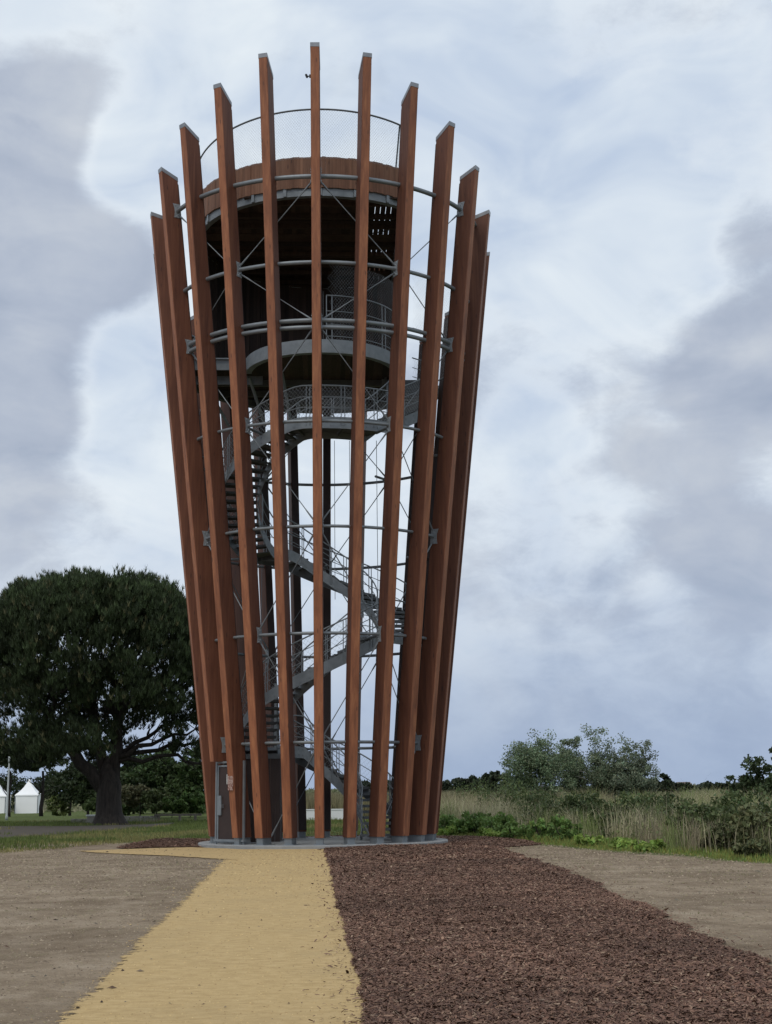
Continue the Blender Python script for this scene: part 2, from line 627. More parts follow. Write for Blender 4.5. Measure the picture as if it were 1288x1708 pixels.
def mulch_inside(x, y):
    """>0 inside the mulch bed"""
    xr = np.interp(y, [q[1] for q in MUL_R], [q[0] for q in MUL_R]) + jag(y, 7, .10)
    xl = np.interp(y, [q[1] for q in PATH_R], [q[0] for q in PATH_R]) + jag(y, 2) - .02
    strip = np.where(y < -3.0, np.minimum(x - xl, xr - x), -1)
    r = np.hypot(x, y)
    rmax = 5.6 + .5 * (vnoise(np.arctan2(x, -y) * 4, y * 0, .8, 9) - .5) + .5 * smoothstep(2, 5, x)
    ring = np.minimum(rmax - r, r - 3.45)
    # keep the ring off the sand
    onsand = (x < .05) & (y < np.interp(x, [-6.6, -5.9, -4.6, -3.6, -1.9, .1], [-2.8, -2.2, -1.2, -1.0, -2.9, -3.4]))
    ring = np.where(x < .05, np.minimum(ring, .7 * (y - np.interp(x, [-6.6, -5.9, -4.6, -3.6, -1.9, .1], [-2.8, -2.2, -1.2, -1.0, -2.9, -3.4]))), ring)
    ring = np.where(onsand, -1, ring)
    return np.maximum(strip, ring)


def mulch_bed():
    st = .07
    xs = np.arange(-7.4, 7.4, st)
    ys = np.arange(-42, 7.4, st)
    X, Y = np.meshgrid(xs, ys)
    ins = mulch_inside(X, Y)
    keep = ins > -.02
    H = gz(X, Y) + np.where(ins > 0, .014 + np.minimum(ins * 1.2, 1) * mulch_h(X, Y), .006)
    idx = -np.ones(X.shape, int)
    idx[keep] = np.arange(keep.sum())
    V = np.stack([X[keep], Y[keep], H[keep]], -1)
    q = keep[:-1, :-1] & keep[:-1, 1:] & keep[1:, 1:] & keep[1:, :-1]
    F = np.stack([idx[:-1, :-1][q], idx[:-1, 1:][q], idx[1:, 1:][q], idx[1:, :-1][q]], -1)
    return raw_mesh('mulch_bed', V, F, 'bark_mulch', smooth=True)


tag(mulch_bed(), kind='structure')


def chips():
    P = []
    for (y0, y1, dens) in ((-32, -27, 4200), (-27, -22, 2700), (-22, -14, 1500), (-14, -3, 700), (-3, 7, 350)):
        x0, x1 = (-7, 7) if y1 > -8 else (-.3, 5)
        n = int((x1 - x0) * (y1 - y0) * dens)
        P.append(np.stack([rng.uniform(x0, x1, n), rng.uniform(y0, y1, n)], -1))
    P = np.concatenate(P)
    ins = mulch_inside(P[:, 0], P[:, 1])
    # sparse strays beside the bed
    stray = (ins > -.45) & (ins <= 0) & (rng.random(len(P)) < .035 * np.exp(ins * 6) * 2.0)
    keep = (ins > 0) | stray
    P, ins = P[keep], ins[keep]
    n = len(P)
    L = rng.gamma(3.4, .0066, n) + .010
    L = np.minimum(L, .12)
    W = L * rng.uniform(.16, .42, n)
    far = smoothstep(-24, -8, P[:, 1])
    L *= 1 + .6 * far
    W *= 1 + .8 * far
    a = rng.uniform(0, 2 * np.pi, n)
    tilt = rng.normal(0, .28, n)
    rollc = rng.normal(0, .35, n)
    d = np.stack([np.cos(a) * np.cos(tilt), np.sin(a) * np.cos(tilt), np.sin(tilt)], -1)
    s = np.stack([-np.sin(a) * np.cos(rollc), np.cos(a) * np.cos(rollc), np.sin(rollc)], -1)
    up = np.cross(d, s)
    base = gz(P[:, 0], P[:, 1]) + np.where(ins > 0, .014 + np.minimum(ins * 1.2, 1) * mulch_h(P[:, 0], P[:, 1]), .014) + rng.uniform(.002, .016, n)
    c = np.stack([P[:, 0], P[:, 1], base], -1)
    hl, hw = (L / 2)[:, None], (W / 2)[:, None]
    ridge = rng.uniform(.1, .35, n)[:, None] * W[:, None]
    v0 = c - d * hl + s * hw * .6
    v1 = c - d * hl - s * hw * .7
    v2 = c - s * hw + d * hl * .8
    v3 = c + d * hl + s * hw * .2
    v4 = c + s * hw + d * hl * .5
    v5 = c + up * ridge
    V = np.stack([v0, v1, v2, v3, v4, v5], 1).reshape(-1, 3)
    b = (np.arange(n) * 6)[:, None, None]
    F = (b + np.array([[0, 1, 5], [1, 2, 5], [2, 3, 5], [3, 4, 5], [4, 0, 5]])[None]).reshape(-1, 3)
    pal = np.array([(.125, .066, .046), (.158, .086, .060), (.19, .108, .074), (.245, .150, .102), (.34, .24, .165), (.085, .046, .034)])
    pc = pal[rng.choice(6, n, p=[.25, .27, .21, .12, .04, .11])] * rng.uniform(.75, 1.25, n)[:, None]
    big = .75 + .5 * vnoise(P[:, 0], P[:, 1], 1.6, 21)
    pc = pc * big[:, None]
    o = raw_mesh('mulch_chips', V, F, 'chip', np.repeat(pc, 6, 0))
    tag(o, 'reddish brown bark mulch chips spread around the tower', 'mulch', kind='stuff')


chips()


def crumbs():
    """bits of bark, twig and clod scattered on the sand and bare soil"""
    n = 5200
    y = -32 + 30 * rng.random(n) ** 1.3
    x = rng.uniform(-6, 9, n)
    ins = mulch_inside(x, y)
    xs_in = (x > -1.9) & (x < .3)
    k = (ins < -.02) & (rng.random(n) < np.where(xs_in, .22, 1.0)) & (np.hypot(x, y) > 4)
    x, y = x[k], y[k]
    n = len(x)
    L = rng.gamma(2.2, .010, n) + .008
    a = rng.uniform(0, 2 * np.pi, n)
    d = np.stack([np.cos(a), np.sin(a), rng.normal(0, .15, n)], -1)
    s = np.stack([-np.sin(a), np.cos(a), 0 * a], -1)
    c = np.stack([x, y, np.maximum(gz(x, y), -.01) + .017], -1)
    W = L * rng.uniform(.2, .6, n)
    hl, hw = (L / 2)[:, None], (W / 2)[:, None]
    V = np.stack([c - d * hl, c - s * hw, c + d * hl, c + s * hw, c + np.array([0, 0, 1.]) * hw * .9], 1).reshape(-1, 3)
    b = (np.arange(n) * 5)[:, None, None]
    F = (b + np.array([[0, 1, 4], [1, 2, 4], [2, 3, 4], [3, 0, 4]])[None]).reshape(-1, 3)
    pal = np.array([(.05, .03, .022), (.10, .06, .04), (.20, .15, .10), (.14, .12, .09)])
    pc = pal[rng.choice(4, n)] * rng.uniform(.7, 1.3, n)[:, None]
    o = raw_mesh('bark_crumbs', V, F, 'chip', np.repeat(pc, 5, 0))
    tag(o, 'crumbs of bark and soil littering the sand path and bare earth', 'debris', kind='stuff')


crumbs()


def clods(name, n, region, pal, smin, smax, label, cat, flatness=.5):
    y = -32 + 30 * rng.random(n) ** 1.9
    x = rng.uniform(-9, 12, n)
    lim = (x > -.31 * (y + 40.4) - 1.0) & (x < .34 * (y + 40.4) + 1.2)
    xl = np.interp(y, [q[1] for q in PATH_L[:5]], [q[0] for q in PATH_L[:5]])
    xr = np.interp(y, [q[1] for q in PATH_R], [q[0] for q in PATH_R])
    onp = (x > xl - .02) & (x < xr) & (y < -4)
    br_ = (x < -1.9) & (x > -6.3) & (y > np.interp(x, [-6.6, -5.9, -4.2, -2.6, -1.9], [-3.0, -4.2, -6.2, -8.2, -9.0]))
    if region == 'sand':
        k = lim & (onp | ((x < xl) & (x > xl - rng.gamma(1.2, .09, n))))
    else:
        k = lim & ~onp & ~br_ & (mulch_inside(x, y) < -.03) & (np.hypot(x, y) > 6)
    x, y = x[k], y[k]
    n = len(x)
    far = 1 + smoothstep(-30, -8, y) * 1.6
    S = (smin + (smax - smin) * rng.random(n) ** 3) * far
    a = rng.uniform(0, 2 * np.pi, n)
    d = np.stack([np.cos(a), np.sin(a), 0 * a], -1) * (S * rng.uniform(.5, .9, n))[:, None]
    e = np.stack([-np.sin(a), np.cos(a), 0 * a], -1) * (S * rng.uniform(.35, .6, n))[:, None]
    c = np.stack([x, y, (np.maximum(gz(x, y), -.01) + .012) if region == 'sand' else gz(x, y)], -1)
    up = np.array([0, 0, 1.]) * (S * flatness)[:, None]
    V = np.stack([c - d, c - e, c + d, c + e, c + up + d * rng.uniform(-.3, .3, n)[:, None]], 1).reshape(-1, 3)
    b = (np.arange(n) * 5)[:, None, None]
    F = (b + np.array([[0, 1, 4], [1, 2, 4], [2, 3, 4], [3, 0, 4]])[None]).reshape(-1, 3)
    pal = np.array(pal)
    pc = pal[rng.choice(len(pal), n)] * rng.uniform(.75, 1.25, n)[:, None]
    tag(raw_mesh(name, V, F, 'chip', np.repeat(pc, 5, 0)), label, cat, kind='stuff')


clods('soil_clods', 120000, 'earth', [(.22, .168, .117), (.27, .212, .15), (.32, .255, .182), (.18, .135, .092), (.23, .195, .115)], .006, .022, 'small clods and grit covering the bare earth', 'soil', .45)
clods('sand_grains', 90000, 'sand', [(.42, .29, .13), (.48, .34, .155), (.52, .385, .19), (.36, .24, .11)], .005, .018, 'loose coarse grains on the yellow sand path', 'sand', .4)

# concrete slab
sl = MB()
an = np.linspace(0, 2 * np.pi, 97)[:-1]
prof = [(3.50, -.05), (3.50, .075), (3.485, .09)]
V = [(r * math.sin(a), -r * math.cos(a), z) for r, z in prof for a in an]
F = [(i * 96 + j, i * 96 + (j + 1) % 96, (i + 1) * 96 + (j + 1) % 96, (i + 1) * 96 + j) for i in range(2) for j in range(96)]
F.append(tuple(192 + j for j in range(96)))
sl.add(V, F)
tag(sl.build('concrete_slab', 'concrete'), kind='structure')

# ------------------------------------------------------------------ the tower
N = 24
PHI = -.0331
RB, SL = 3.1865, .1105
POST_W, POST_D = .245, .48
TOPH = [21.44, 21.24, 20.67, 19.95, 19.15, 18.335, 17.545, 16.85, 16.35, 15.7, 15.2, 14.9, 14.8]
LEV = [.12, 2.726, 5.57, 8.40, 11.215, 13.88, 15.53, 17.90]
DELTA = .389

tower = tag(empty('observation_tower'), 'tall flared observation tower of red-brown timber posts with steel spiral stair', 'tower')


def rout(z):
    return RB + SL * z


def th_k(k):
    return PHI + k * 2 * math.pi / N


def kk(k):
    k = ((k + 12) % 24) - 12
    return abs(k)


def pol(th, r, z):
    return np.array([r * math.sin(th), -r * math.cos(th), z])


def post_prism(th, z0fn, z1fn, w, d, inset=0., ch=.014):
    """leaning post between two cut surfaces given as functions of inward distance"""
    et = np.array([math.cos(th), math.sin(th), 0])
    er = np.array([math.sin(th), -math.cos(th), 0])
    h = w / 2
    sec = [(-h + ch, 0), (h - ch, 0), (h, ch), (h, d - ch), (h - ch, d), (-h + ch, d), (-h, d - ch), (-h, ch)]
    V = []
    for fn in (z0fn, z1fn):
        for tx, inn in sec:
            inn2 = inn + inset
            z = fn(inn2)
            V.append(et * tx + er * (rout(z) - inn2) + np.array([0, 0, z]))
    F = [(7, 6, 5, 4, 3, 2, 1, 0), tuple(range(8, 16))] + [(i, (i + 1) % 8, 8 + (i + 1) % 8, 8 + i) for i in range(8)]
    return V, F


for k in range(-12, 12):
    th = th_k(k)
    h = TOPH[kk(k)]
    drop = POST_D * (.72 * math.cos(th) + .12)
    top = lambda i, h=h, drop=drop: h - drop * i / POST_D
    zb = 2.28 if k == -4 else .27
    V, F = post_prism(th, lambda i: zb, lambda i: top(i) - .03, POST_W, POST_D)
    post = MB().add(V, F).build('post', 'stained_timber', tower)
    V, F = post_prism(th, lambda i: top(i) - .115, lambda i: top(i), POST_W + .012, POST_D + .012, -.006, .004)
    MB().add(V, F).build('cap', 'cap_steel', post)
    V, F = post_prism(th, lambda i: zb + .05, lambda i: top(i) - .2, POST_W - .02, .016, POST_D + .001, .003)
    MB().add(V, F).build('shade_strip', 'dark_panel', post)  # dark strip added to stand in for shade on the inner face
    if k != -4:
        V, F = post_prism(th, lambda i: .088, lambda i: .275, POST_W - .05, POST_D - .07, .035, .004)
        sh = MB().add(V, F)
        et = np.array([math.cos(th), math.sin(th), 0])
        er = np.array([math.sin(th), -math.cos(th), 0])
        sh.box(er * (rout(0) - .24) + np.array([0, 0, .098]), (POST_W + .06, POST_D + .02, .016), np.stack([et, er, (0, 0, 1)], 1))
        sh.build('post_shoe', 'galvanised_steel', post)


def ring_pts(r, z, t0, t1, n=97, closed=False):
    ts = np.linspace(t0, t1, n)
    return np.stack([r * np.sin(ts), -r * np.cos(ts), np.full(n, z)], -1)


def ring_r(z):
    return rout(z) - DELTA


def max_k(L):
    return max(k for k in range(13) if TOPH[k] > LEV[L] + .25)


for L in range(1, 8):
    z = LEV[L]
    rad = [0, .042, .043, .043, .046, .062, .058, .066][L]
    mk = max_k(L)
    zz = [z] if L != 5 else [z + .06, z - .13]
    for q in zz:
        mb = MB()
        if mk == 12:
            mb.tube(ring_pts(ring_r(q), q, 0, 2 * math.pi * 143 / 144, 144), rad, 8, True)
        else:
            mb.tube(ring_pts(ring_r(q), q, th_k(-mk), th_k(mk), 121), rad, 8)
        mb.build('ring_tube', 'galvanised_steel', tower, True)


def has(k, L):
    return TOPH[kk(k)] > LEV[L] + .2


def node(k, L):
    z = LEV[L]
    return pol(th_k(k), ring_r(z) - .02, z)


# diamond bracing rods with forked ends, and the plates at their nodes
for L in range(0, 7):
    for k in range(-12, 12):
        if (k % 4) != (2 if L % 2 == 0 else 0):
            continue
        for dk in (-2, 2):
            if not (has(k, L) and has(k + dk, L + 1)):
                continue
            a, b_ = node(k, L), node(k + dk, L + 1)
            d = b_ - a
            ln = np.linalg.norm(d)
            d = d / ln
            side = POST_W / 2 + .02
            a = a + d * side
            b_ = b_ - d * side
            ln -= 2 * side
            rr = .0145
            fr = np.array([0, .05, .16, .36, .44, ln - .44, ln - .36, ln - .16, ln - .05, ln])
            rad = np.array([.02, .024, .027, .022, rr, rr, .022, .027, .024, .02])
            MB().tube(a + d * fr[:, None], rad, 6).build('brace_rod', 'galvanised_steel', tower, True)

for L in range(1, 8):
    for k in range(-12, 12):
        if (k % 4) != (2 if L % 2 == 0 else 0) or not has(k, L):
            continue
        th = th_k(k)
        et = np.array([math.cos(th), math.sin(th), 0])
        er = np.array([math.sin(th), -math.cos(th), 0])
        ax = np.array([er[0] * SL, er[1] * SL, 1.])
        ax /= np.linalg.norm(ax)
        c = pol(th, ring_r(LEV[L]), LEV[L])
        for sgn in (-1, 1):
            poly = [(.13, .21), (-.095, .21), (-.095, -.21), (.13, -.21), (.095, -.06), (.095, .06)]
            mb = MB().prism(poly, (er, ax, et), c + et * sgn * (POST_W / 2 + .006), .014)
            for u, w in ((.06, .17), (.0, .12), (.06, -.17), (.0, -.12)):
                mb.box(c + et * sgn * (POST_W / 2 + .018) + er * u + ax * w, (.025, .025, .025))
            mb.build('node_plate', 'plate_steel', tower)

# ---- spiral stair (conical helix). theta grows front -> right -> rear -> left
KN = [(72, .09), (129, 1.10), (206, 2.60), (214, 2.62), (262, 2.62), (320, 3.96), (360, 4.74), (400, 5.60), (404, 5.64), (432, 5.64),
      (492, 6.89), (539, 7.90), (563, 8.40), (572, 8.52), (595, 8.52), (679, 10.85), (705, 11.38), (710, 11.42), (756, 11.42), (848, 13.95)]


def zt(a):
    return float(np.interp(a, [q[0] for q in KN], [q[1] for q in KN]))


def ri(z):
    return 1.06 + .088 * z


def ro(z):
    return ri(z) + 1.03 + .012 * z


stair = empty('staircase', (0, 0, 0), tower)
SHIFT = 0.0


def sector(mb, a0, a1, r0, r1, z0, z1):
    """box-like sector"""
    v = []
    for z in (z0, z1):
        for r in (r0, r1):
            for a in (a0, a1):
                v.append(pol(R(a), r, z))
    return mb.hexa(v)


LANDS = [(214, 262), (404, 432), (572, 595), (710, 756)]
FLIGHTS = [(72, 206), (262, 400), (432, 563), (595, 705), (756, 846)]
for a0, a1 in FLIGHTS:
    n = max(3, int(round((zt(a1) - zt(a0)) / .172)))
    for i in range(n):
        b0 = a0 + (a1 - a0) * i / n
        b1 = a0 + (a1 - a0) * (i + 1) / n
        z = zt(b1) + .02
        mb = MB()
        ov = (b1 - b0) * .10
        sector(mb, b0 - ov, b1, ri(z) + .02, ro(z) - .02, z - .018, z)
        # folded front and back lips and bars of the grating
        sector(mb, b0 - ov, b0 - ov + .6, ri(z) + .02, ro(z) - .02, z - .075, z - .018)
        sector(mb, b1 - .6, b1, ri(z) + .02, ro(z) - .02, z - .06, z - .018)
        mb.build('tread', 'tread_steel', stair)
for a0, a1 in LANDS:
    n = max(2, int((a1 - a0) / 11))
    z = zt((a0 + a1) / 2)
    for i in range(n):
        b0 = a0 - 5 + (a1 - a0 + 8) * i / n
        b1 = a0 - 5 + (a1 - a0 + 8) * (i + 1) / n - .4
        mb = MB()
        sector(mb, b0, b1, ri(z) + .02, ro(z) - .02, z - .02, z)
        sector(mb, b0, b0 + .8, ri(z) + .02, ro(z) - .02, z - .12, z - .02)
        mb.build('landing_plate', 'tread_steel', stair)


def stringer(rf, sgn, name, t=.02):
    ang = np.arange(72, 846.1, 3.)
    mb = MB()
    V = []
    for a in ang:
        z = zt(a)
        r = rf(z)
        for (dr, dz) in ((-t / 2, -.20), (t / 2, -.20), (t / 2, .13), (-t / 2, .13)):
            V.append(pol(R(a), r + dr, max(z + dz, .10)))
    F = []
    for i in range(len(ang) - 1):
        for q in range(4):
            w = (q + 1) % 4
            F.append((i * 4 + q, i * 4 + w, i * 4 + 4 + w, i * 4 + 4 + q))
    F += [(3, 2, 1, 0), tuple((len(ang) - 1) * 4 + q for q in range(4))]
    mb.add(V, F)
    # bolts along the outside
    for a in np.arange(76, 842, 6.):
        z = zt(a)
        for dz in (-.11, .05):
            mb.box(pol(R(a), rf(z) + sgn * (t / 2 + .006), z + dz), (.026, .026, .026))
    return mb.build(name, 'galvanised_steel', stair)


stringer(ro, 1, 'outer_stringer')
stringer(ri, -1, 'inner_stringer')


def rail_run(rf, side, a0=80, a1=846):
    ang = np.arange(a0, a1 + .1, 3.)
    for h, rr in ((1.02, .021), (.70, .012), (.40, .012)):
        pts = [pol(R(a), rf(zt(a)), zt(a) + h) for a in ang]
        MB().tube(pts, rr, 6).build('handrail' if h > 1 else 'mid_rail', 'galvanised_steel', stair, True)
    step = 17 if side > 0 else 28
    for a in np.arange(a0 + 4, a1, step):
        z = zt(a)
        mb = MB()
        for da in (-.9, .9):
            mb.tube([pol(R(a + da), rf(z) + side * .02, max(zt(a + da) - .1, .1)), pol(R(a + da), rf(z) + side * .02, zt(a + da) + 1.02)], .013, 5)
        mb.build('baluster', 'galvanised_steel', stair)


rail_run(ro, 1)
rail_run(ri, -1)


def net(mb, fn, s0, s1, z0, z1, cell=.09, w=.006):
    """diamond wire net on a vertical curved surface: fn(s)->(x,y); z0,z1 functions of s"""
    H = max(z1(s0) - z0(s0), z1(s1) - z0(s1))
    sl_ = 1.25
    run = H / sl_
    n = int((s1 - s0 + run) / cell)
    V, F = [], []
    for sgn in (1, -1):
        for i in range(n + 1):
            st = s0 - run + i * cell if sgn > 0 else s0 + i * cell
            seg = []
            for u in np.linspace(0, 1, 7):
                s_ = st + sgn * run * u if sgn > 0 else st - run * u
                if s_ < s0 or s_ > s1:
                    seg.append(None)
                    continue
                x, y = fn(s_)
                za, zb_ = z0(s_), z1(s_)
                seg.append((x, y, za + (zb_ - za) * u))
            for a, b_ in zip(seg[:-1], seg[1:]):
                if a is None or b_ is None:
                    continue
                k = len(V)
                a, b_ = np.array(a), np.array(b_)
                up = np.array([0, 0, w * .9])
                V += [a - up, b_ - up, b_ + up, a + up]
                F.append((k, k + 1, k + 2, k + 3))
    mb.add(V, F)
    return mb


# stair safety netting on the outside of the upper flights
for (a0, a1, rf) in ((596, 845, ro), (710, 756, ri)):
    rm = rf(zt((a0 + a1) / 2))
    mb = MB()
    net(mb, lambda s: tuple(pol(R(a0 + math.degrees(s / rm)), rf(zt(a0 + math.degrees(s / rm))), 0)[:2]), 0, R(a1 - a0) * rm,
        lambda s: zt(a0 + math.degrees(s / rm)) + .05, lambda s: zt(a0 + math.degrees(s / rm)) + 1.0, .1, .004)
    mb.build('stair_net', 'wire_steel', stair)
for (a0, a1) in ((80, 205), (262, 400)):
    rm = ro(zt((a0 + a1) / 2))
    mb = MB()
    net(mb, lambda s: tuple(pol(R(a0 + math.degrees(s / rm)), ro(zt(a0 + math.degrees(s / rm))), 0)[:2]), 0, R(a1 - a0) * rm,
        lambda s: zt(a0 + math.degrees(s / rm)) + .05, lambda s: zt(a0 + math.degrees(s / rm)) + 1.0, .12, .003)
    mb.build('stair_net', 'wire_steel', stair)

# arms that carry the stair from the ring nodes, hangers and cables
for L, ks in ((1, (-8, -4, 8, 12)), (2, (2, 6, -10)), (3, (12, -8, 8)), (4, (-2, 2, 6, -6, -10, 10))):
    for k in ks:
        z = LEV[L]
        th = th_k(k)
        MB().tube([pol(th, ring_r(z), z), pol(th, ro(z) - .05, z - .02)], .04, 6).build('stair_arm', 'galvanised_steel', tower, True)
for (px, y0, y1, Y) in ((628, 735, 1040, -1.7), (558, 735, 1000, 2.3), (583, 735, 900, 2.3), (430, 930, 1250, 1.6), (437, 930, 1250, 1.6)):
    a, b_ = at(px, y0, Y), at(px, y1, Y)
    b_[0] = a[0]
    MB().tube([a, b_], .009, 5).build('hanger_rod', 'galvanised_steel', tower)
# stair columns
for (px, y0, y1, Y, w) in ((460, 1140, 1262, .9, .09), (605, 940, 1030, 1.2, .06)):
    a, b_ = at(px, y0, Y), at(px, y1, Y)
    MB().box(((a + b_) / 2), (w, w, a[2] - b_[2])).build('stair_column', 'galvanised_steel', tower)

# ---- upper deck: round, cut straight on its right-hand side
DZ = 17.96
DR = 3.76
XCUT = 2.25
deck = empty('upper_deck', (0, 0, 0), tower)
x = -DR + .02
i = 0
while x < XCUT - .05:
    w = .138
    gap = .017 if 1.38 < x < 2.0 else -.003
    xa, xb = x, min(x + w, XCUT)
    ha, hb = math.sqrt(max(DR ** 2 - xa ** 2, .01)), math.sqrt(max(DR ** 2 - xb ** 2, .01))
    dz = DZ + (.004 if i % 2 else 0)
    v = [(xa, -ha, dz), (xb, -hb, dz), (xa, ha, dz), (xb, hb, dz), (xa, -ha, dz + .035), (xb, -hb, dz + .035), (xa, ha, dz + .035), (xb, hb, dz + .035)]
    MB().hexa(v).build('deck_plank', 'shaded_timber', deck)
    x += w + gap
    i += 1
for jy, jw in ((-3.0, .55), (-2.1, .12), (-1.35, .6), (0., 1.2), (1.75, .8), (3.3, .3), (.9, .2), (2.45, .12)):
    hx = math.sqrt(DR ** 2 - jy ** 2) - .05
    MB().box(((XCUT - hx) / 2, jy, DZ - .075), (XCUT + hx - .04, jw if jw < .3 else .08, .14)).build('joist', 'shaded_timber', deck)
    if jw >= .3:
        MB().box(((XCUT - hx) / 2, jy, DZ - .012), (XCUT + hx - .04, jw, .018)).build('soffit_board', 'shaded_timber', deck)


def arc_band(mb, r, t, z0, z1, a0, a1, n=72):
    ts = np.radians(np.linspace(a0, a1, n))
    V, F = [], []
    for q in ts:
        for (rr, zz) in ((r - t, z0), (r, z0), (r, z1), (r - t, z1)):
            V.append(pol(q, rr, zz))
    for i in range(n - 1):
        for q in range(4):
            w = (q + 1) % 4
            F.append((i * 4 + q, i * 4 + w, i * 4 + 4 + w, i * 4 + 4 + q))
    F += [(3, 2, 1, 0), tuple((n - 1) * 4 + q for q in range(4))]
    return mb.add(V, F)


A_END = math.degrees(math.asin(XCUT / DR))      # where the straight cut meets the rim, front
A_BACK = -(180 + A_END) + 0                      # same point at the rear, going round by the left
mb = MB()
arc_band(mb, DR + .03, .03, DZ - .17, DZ + .08, A_BACK, A_END)
arc_band(mb, DR + .03, .16, DZ - .185, DZ - .17, A_BACK, A_END)
for a in np.arange(A_BACK + 6, A_END, 15):
    mb.box(pol(R(a), DR + .045, DZ - .05), (.09, .05, .25), Matrix.Rotation(R(a), 3, 'Z'))
mb.build('rim_beam', 'galvanised_steel', tower, False)
mb = MB().box((XCUT + .02, 0, DZ - .05), (.03, 2 * math.sqrt(DR ** 2 - XCUT ** 2), .28))
mb.build('rim_beam', 'galvanised_steel', tower)

parapet = empty('parapet', (0, 0, 0), tower)
pm = None
a = A_BACK
while a < A_END - .5:
    if pm is None:
        o = MB().box((0, 0, 0), (.1045, .026, .92)).build('parapet_plank', 'deck_timber', parapet)
        pm = o.data
    else:
        o = bpy.data.objects.new('parapet_plank', pm)
        COL.objects.link(o)
        o.parent = parapet
    o.location = pol(R(a), DR + .075 + random.uniform(-.007, .007), DZ + .50 + random.uniform(-.012, .012))
    o.rotation_euler = (random.uniform(-.006, .006), 0, R(a))
    a += math.degrees(.1055 / (DR + .075))
for hh in (.12, .85):
    arc_band(MB(), DR + .058, .03, DZ + hh, DZ + hh + .05, A_BACK, A_END).build('parapet_rail', 'tread_steel', parapet)


def rail_z(a):
    return 20.35 - .5 * (1 - math.cos(R(max(a, -110))))


def arc_xy(r):
    return lambda s: (r * math.sin(R(A_BACK) + s / r), -r * math.cos(R(A_BACK) + s / r))


rr_ = DR + .1
pts = [pol(R(a), rr_, rail_z(a)) for a in np.linspace(A_BACK, A_END, 90)]
MB().tube(pts, .026, 6).build('top_rail', 'tread_steel', tower, True)
mb = net(MB(), arc_xy(rr_), 0, R(A_END - A_BACK) * rr_, lambda s: DZ + .9, lambda s: rail_z(A_BACK + math.degrees(s / rr_)), .075, .0034)
mb.build('railing_net', 'wire_steel', tower)
ych = math.sqrt(DR ** 2 - XCUT ** 2)
MB().tube([(XCUT, -ych, 20.3), (XCUT, ych, 19.6)], .024, 6).build('top_rail', 'tread_steel', tower, True)
net(MB(), lambda s: (XCUT, -ych + s), 0, 2 * ych, lambda s: DZ + .06, lambda s: 20.3 - .7 * s / (2 * ych), .085, .0045).build('railing_net', 'wire_steel', tower)
for a in np.arange(-200, A_END, 15):
    mb = MB().tube([pol(R(a), rr_ - .03, DZ), pol(R(a), rr_ - .01, rail_z(a))], .018, 5)
    if kk(int(round((math.radians(a) - PHI) / (2 * math.pi / N)))) > 5:
        mb.build('rail_post', 'galvanised_steel', tower)

# ---- lower deck: rear half disc plus a round balcony in the middle
LZ = 13.98
low = empty('lower_deck', (0, 0, 0), tower)
LR = 4.3
CR = 2.28
x = -LR + .03
while x < LR * .93:
    xa, xb = x, x + .138
    y1a, y1b = math.sqrt(max(LR ** 2 - xa ** 2, .01)), math.sqrt(max(LR ** 2 - xb ** 2, .01))
    y0a = -math.sqrt(CR ** 2 - xa ** 2) if abs(xa) < CR else (-.2 if xa < 0 else 2.2)
    y0b = -math.sqrt(CR ** 2 - xb ** 2) if abs(xb) < CR else (-.2 if xb < 0 else 2.2)
    if y1a > y0a + .1 and y1b > y0b + .1:
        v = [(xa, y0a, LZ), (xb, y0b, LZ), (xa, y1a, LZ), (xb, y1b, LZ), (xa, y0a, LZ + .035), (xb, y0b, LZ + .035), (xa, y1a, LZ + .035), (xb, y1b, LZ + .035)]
        MB().hexa(v).build('deck_plank', 'shaded_timber', low)
    x += .142
mb = MB()
arc_band(mb, CR + .02, .03, LZ - .28, LZ + .10, -85, 92)
arc_band(mb, CR + .02, .18, LZ - .295, LZ - .28, -85, 92)
mb.build('balcony_beam', 'galvanised_steel', low)
mb = MB()
arc_band(mb, LR + .02, .03, LZ - .24, LZ + .06, 118, 268)
mb.build('rim_beam', 'galvanised_steel', low)
MB().box((-3.25, -.22, LZ - .04), (2.05, .03, .30)).build('edge_beam', 'galvanised_steel', low)
MB().box((-3.25, -.30, LZ + .14), (2.05, .05, .04)).build('edge_rail', 'galvanised_steel', low)
MB().box((-3.0, .35, LZ - .34), (2.4, .06, .26)).build('joist', 'galvanised_steel', low)
for jy in (1.4, 2.6, 3.6):
    hx = math.sqrt(LR ** 2 - jy ** 2) - .1
    MB().box((-.3, jy, LZ - .11), (2 * hx - .8, .08, .2)).build('joist', 'tread_steel', low)
for q in ((-3.6, .1), (-2.2, .15), (-1.2, -.3)):
    MB().tube([(q[0], q[1], LZ - .3), (q[0] * .8, q[1] + 1.2, LZ - 1.5)], .05, 6).build('knee_brace', 'galvanised_steel', low)
# balcony railing with tall net
for h, rr in ((1.42, .02), (.95, .013), (.55, .013), (.20, .013)):
    MB().tube([pol(R(a), CR, LZ + h) for a in np.linspace(3, 95, 30)], rr, 6).build('balcony_rail', 'galvanised_steel', low, True)
for a in (5, 52, 92):
    mb = MB()
    for da in (-2, 2):
        mb.tube([pol(R(a + da), CR, LZ - .1), pol(R(a + da), CR, LZ + 1.42)], .015, 5)
    mb.build('baluster', 'galvanised_steel', low)
net(MB(), lambda s: (CR * math.sin(R(3) + s / CR), -CR * math.cos(R(3) + s / CR)), 0, R(92) * CR, lambda s: LZ + .1, lambda s: LZ + 2.35, .09, .0028).build('balcony_net', 'wire_steel', low)
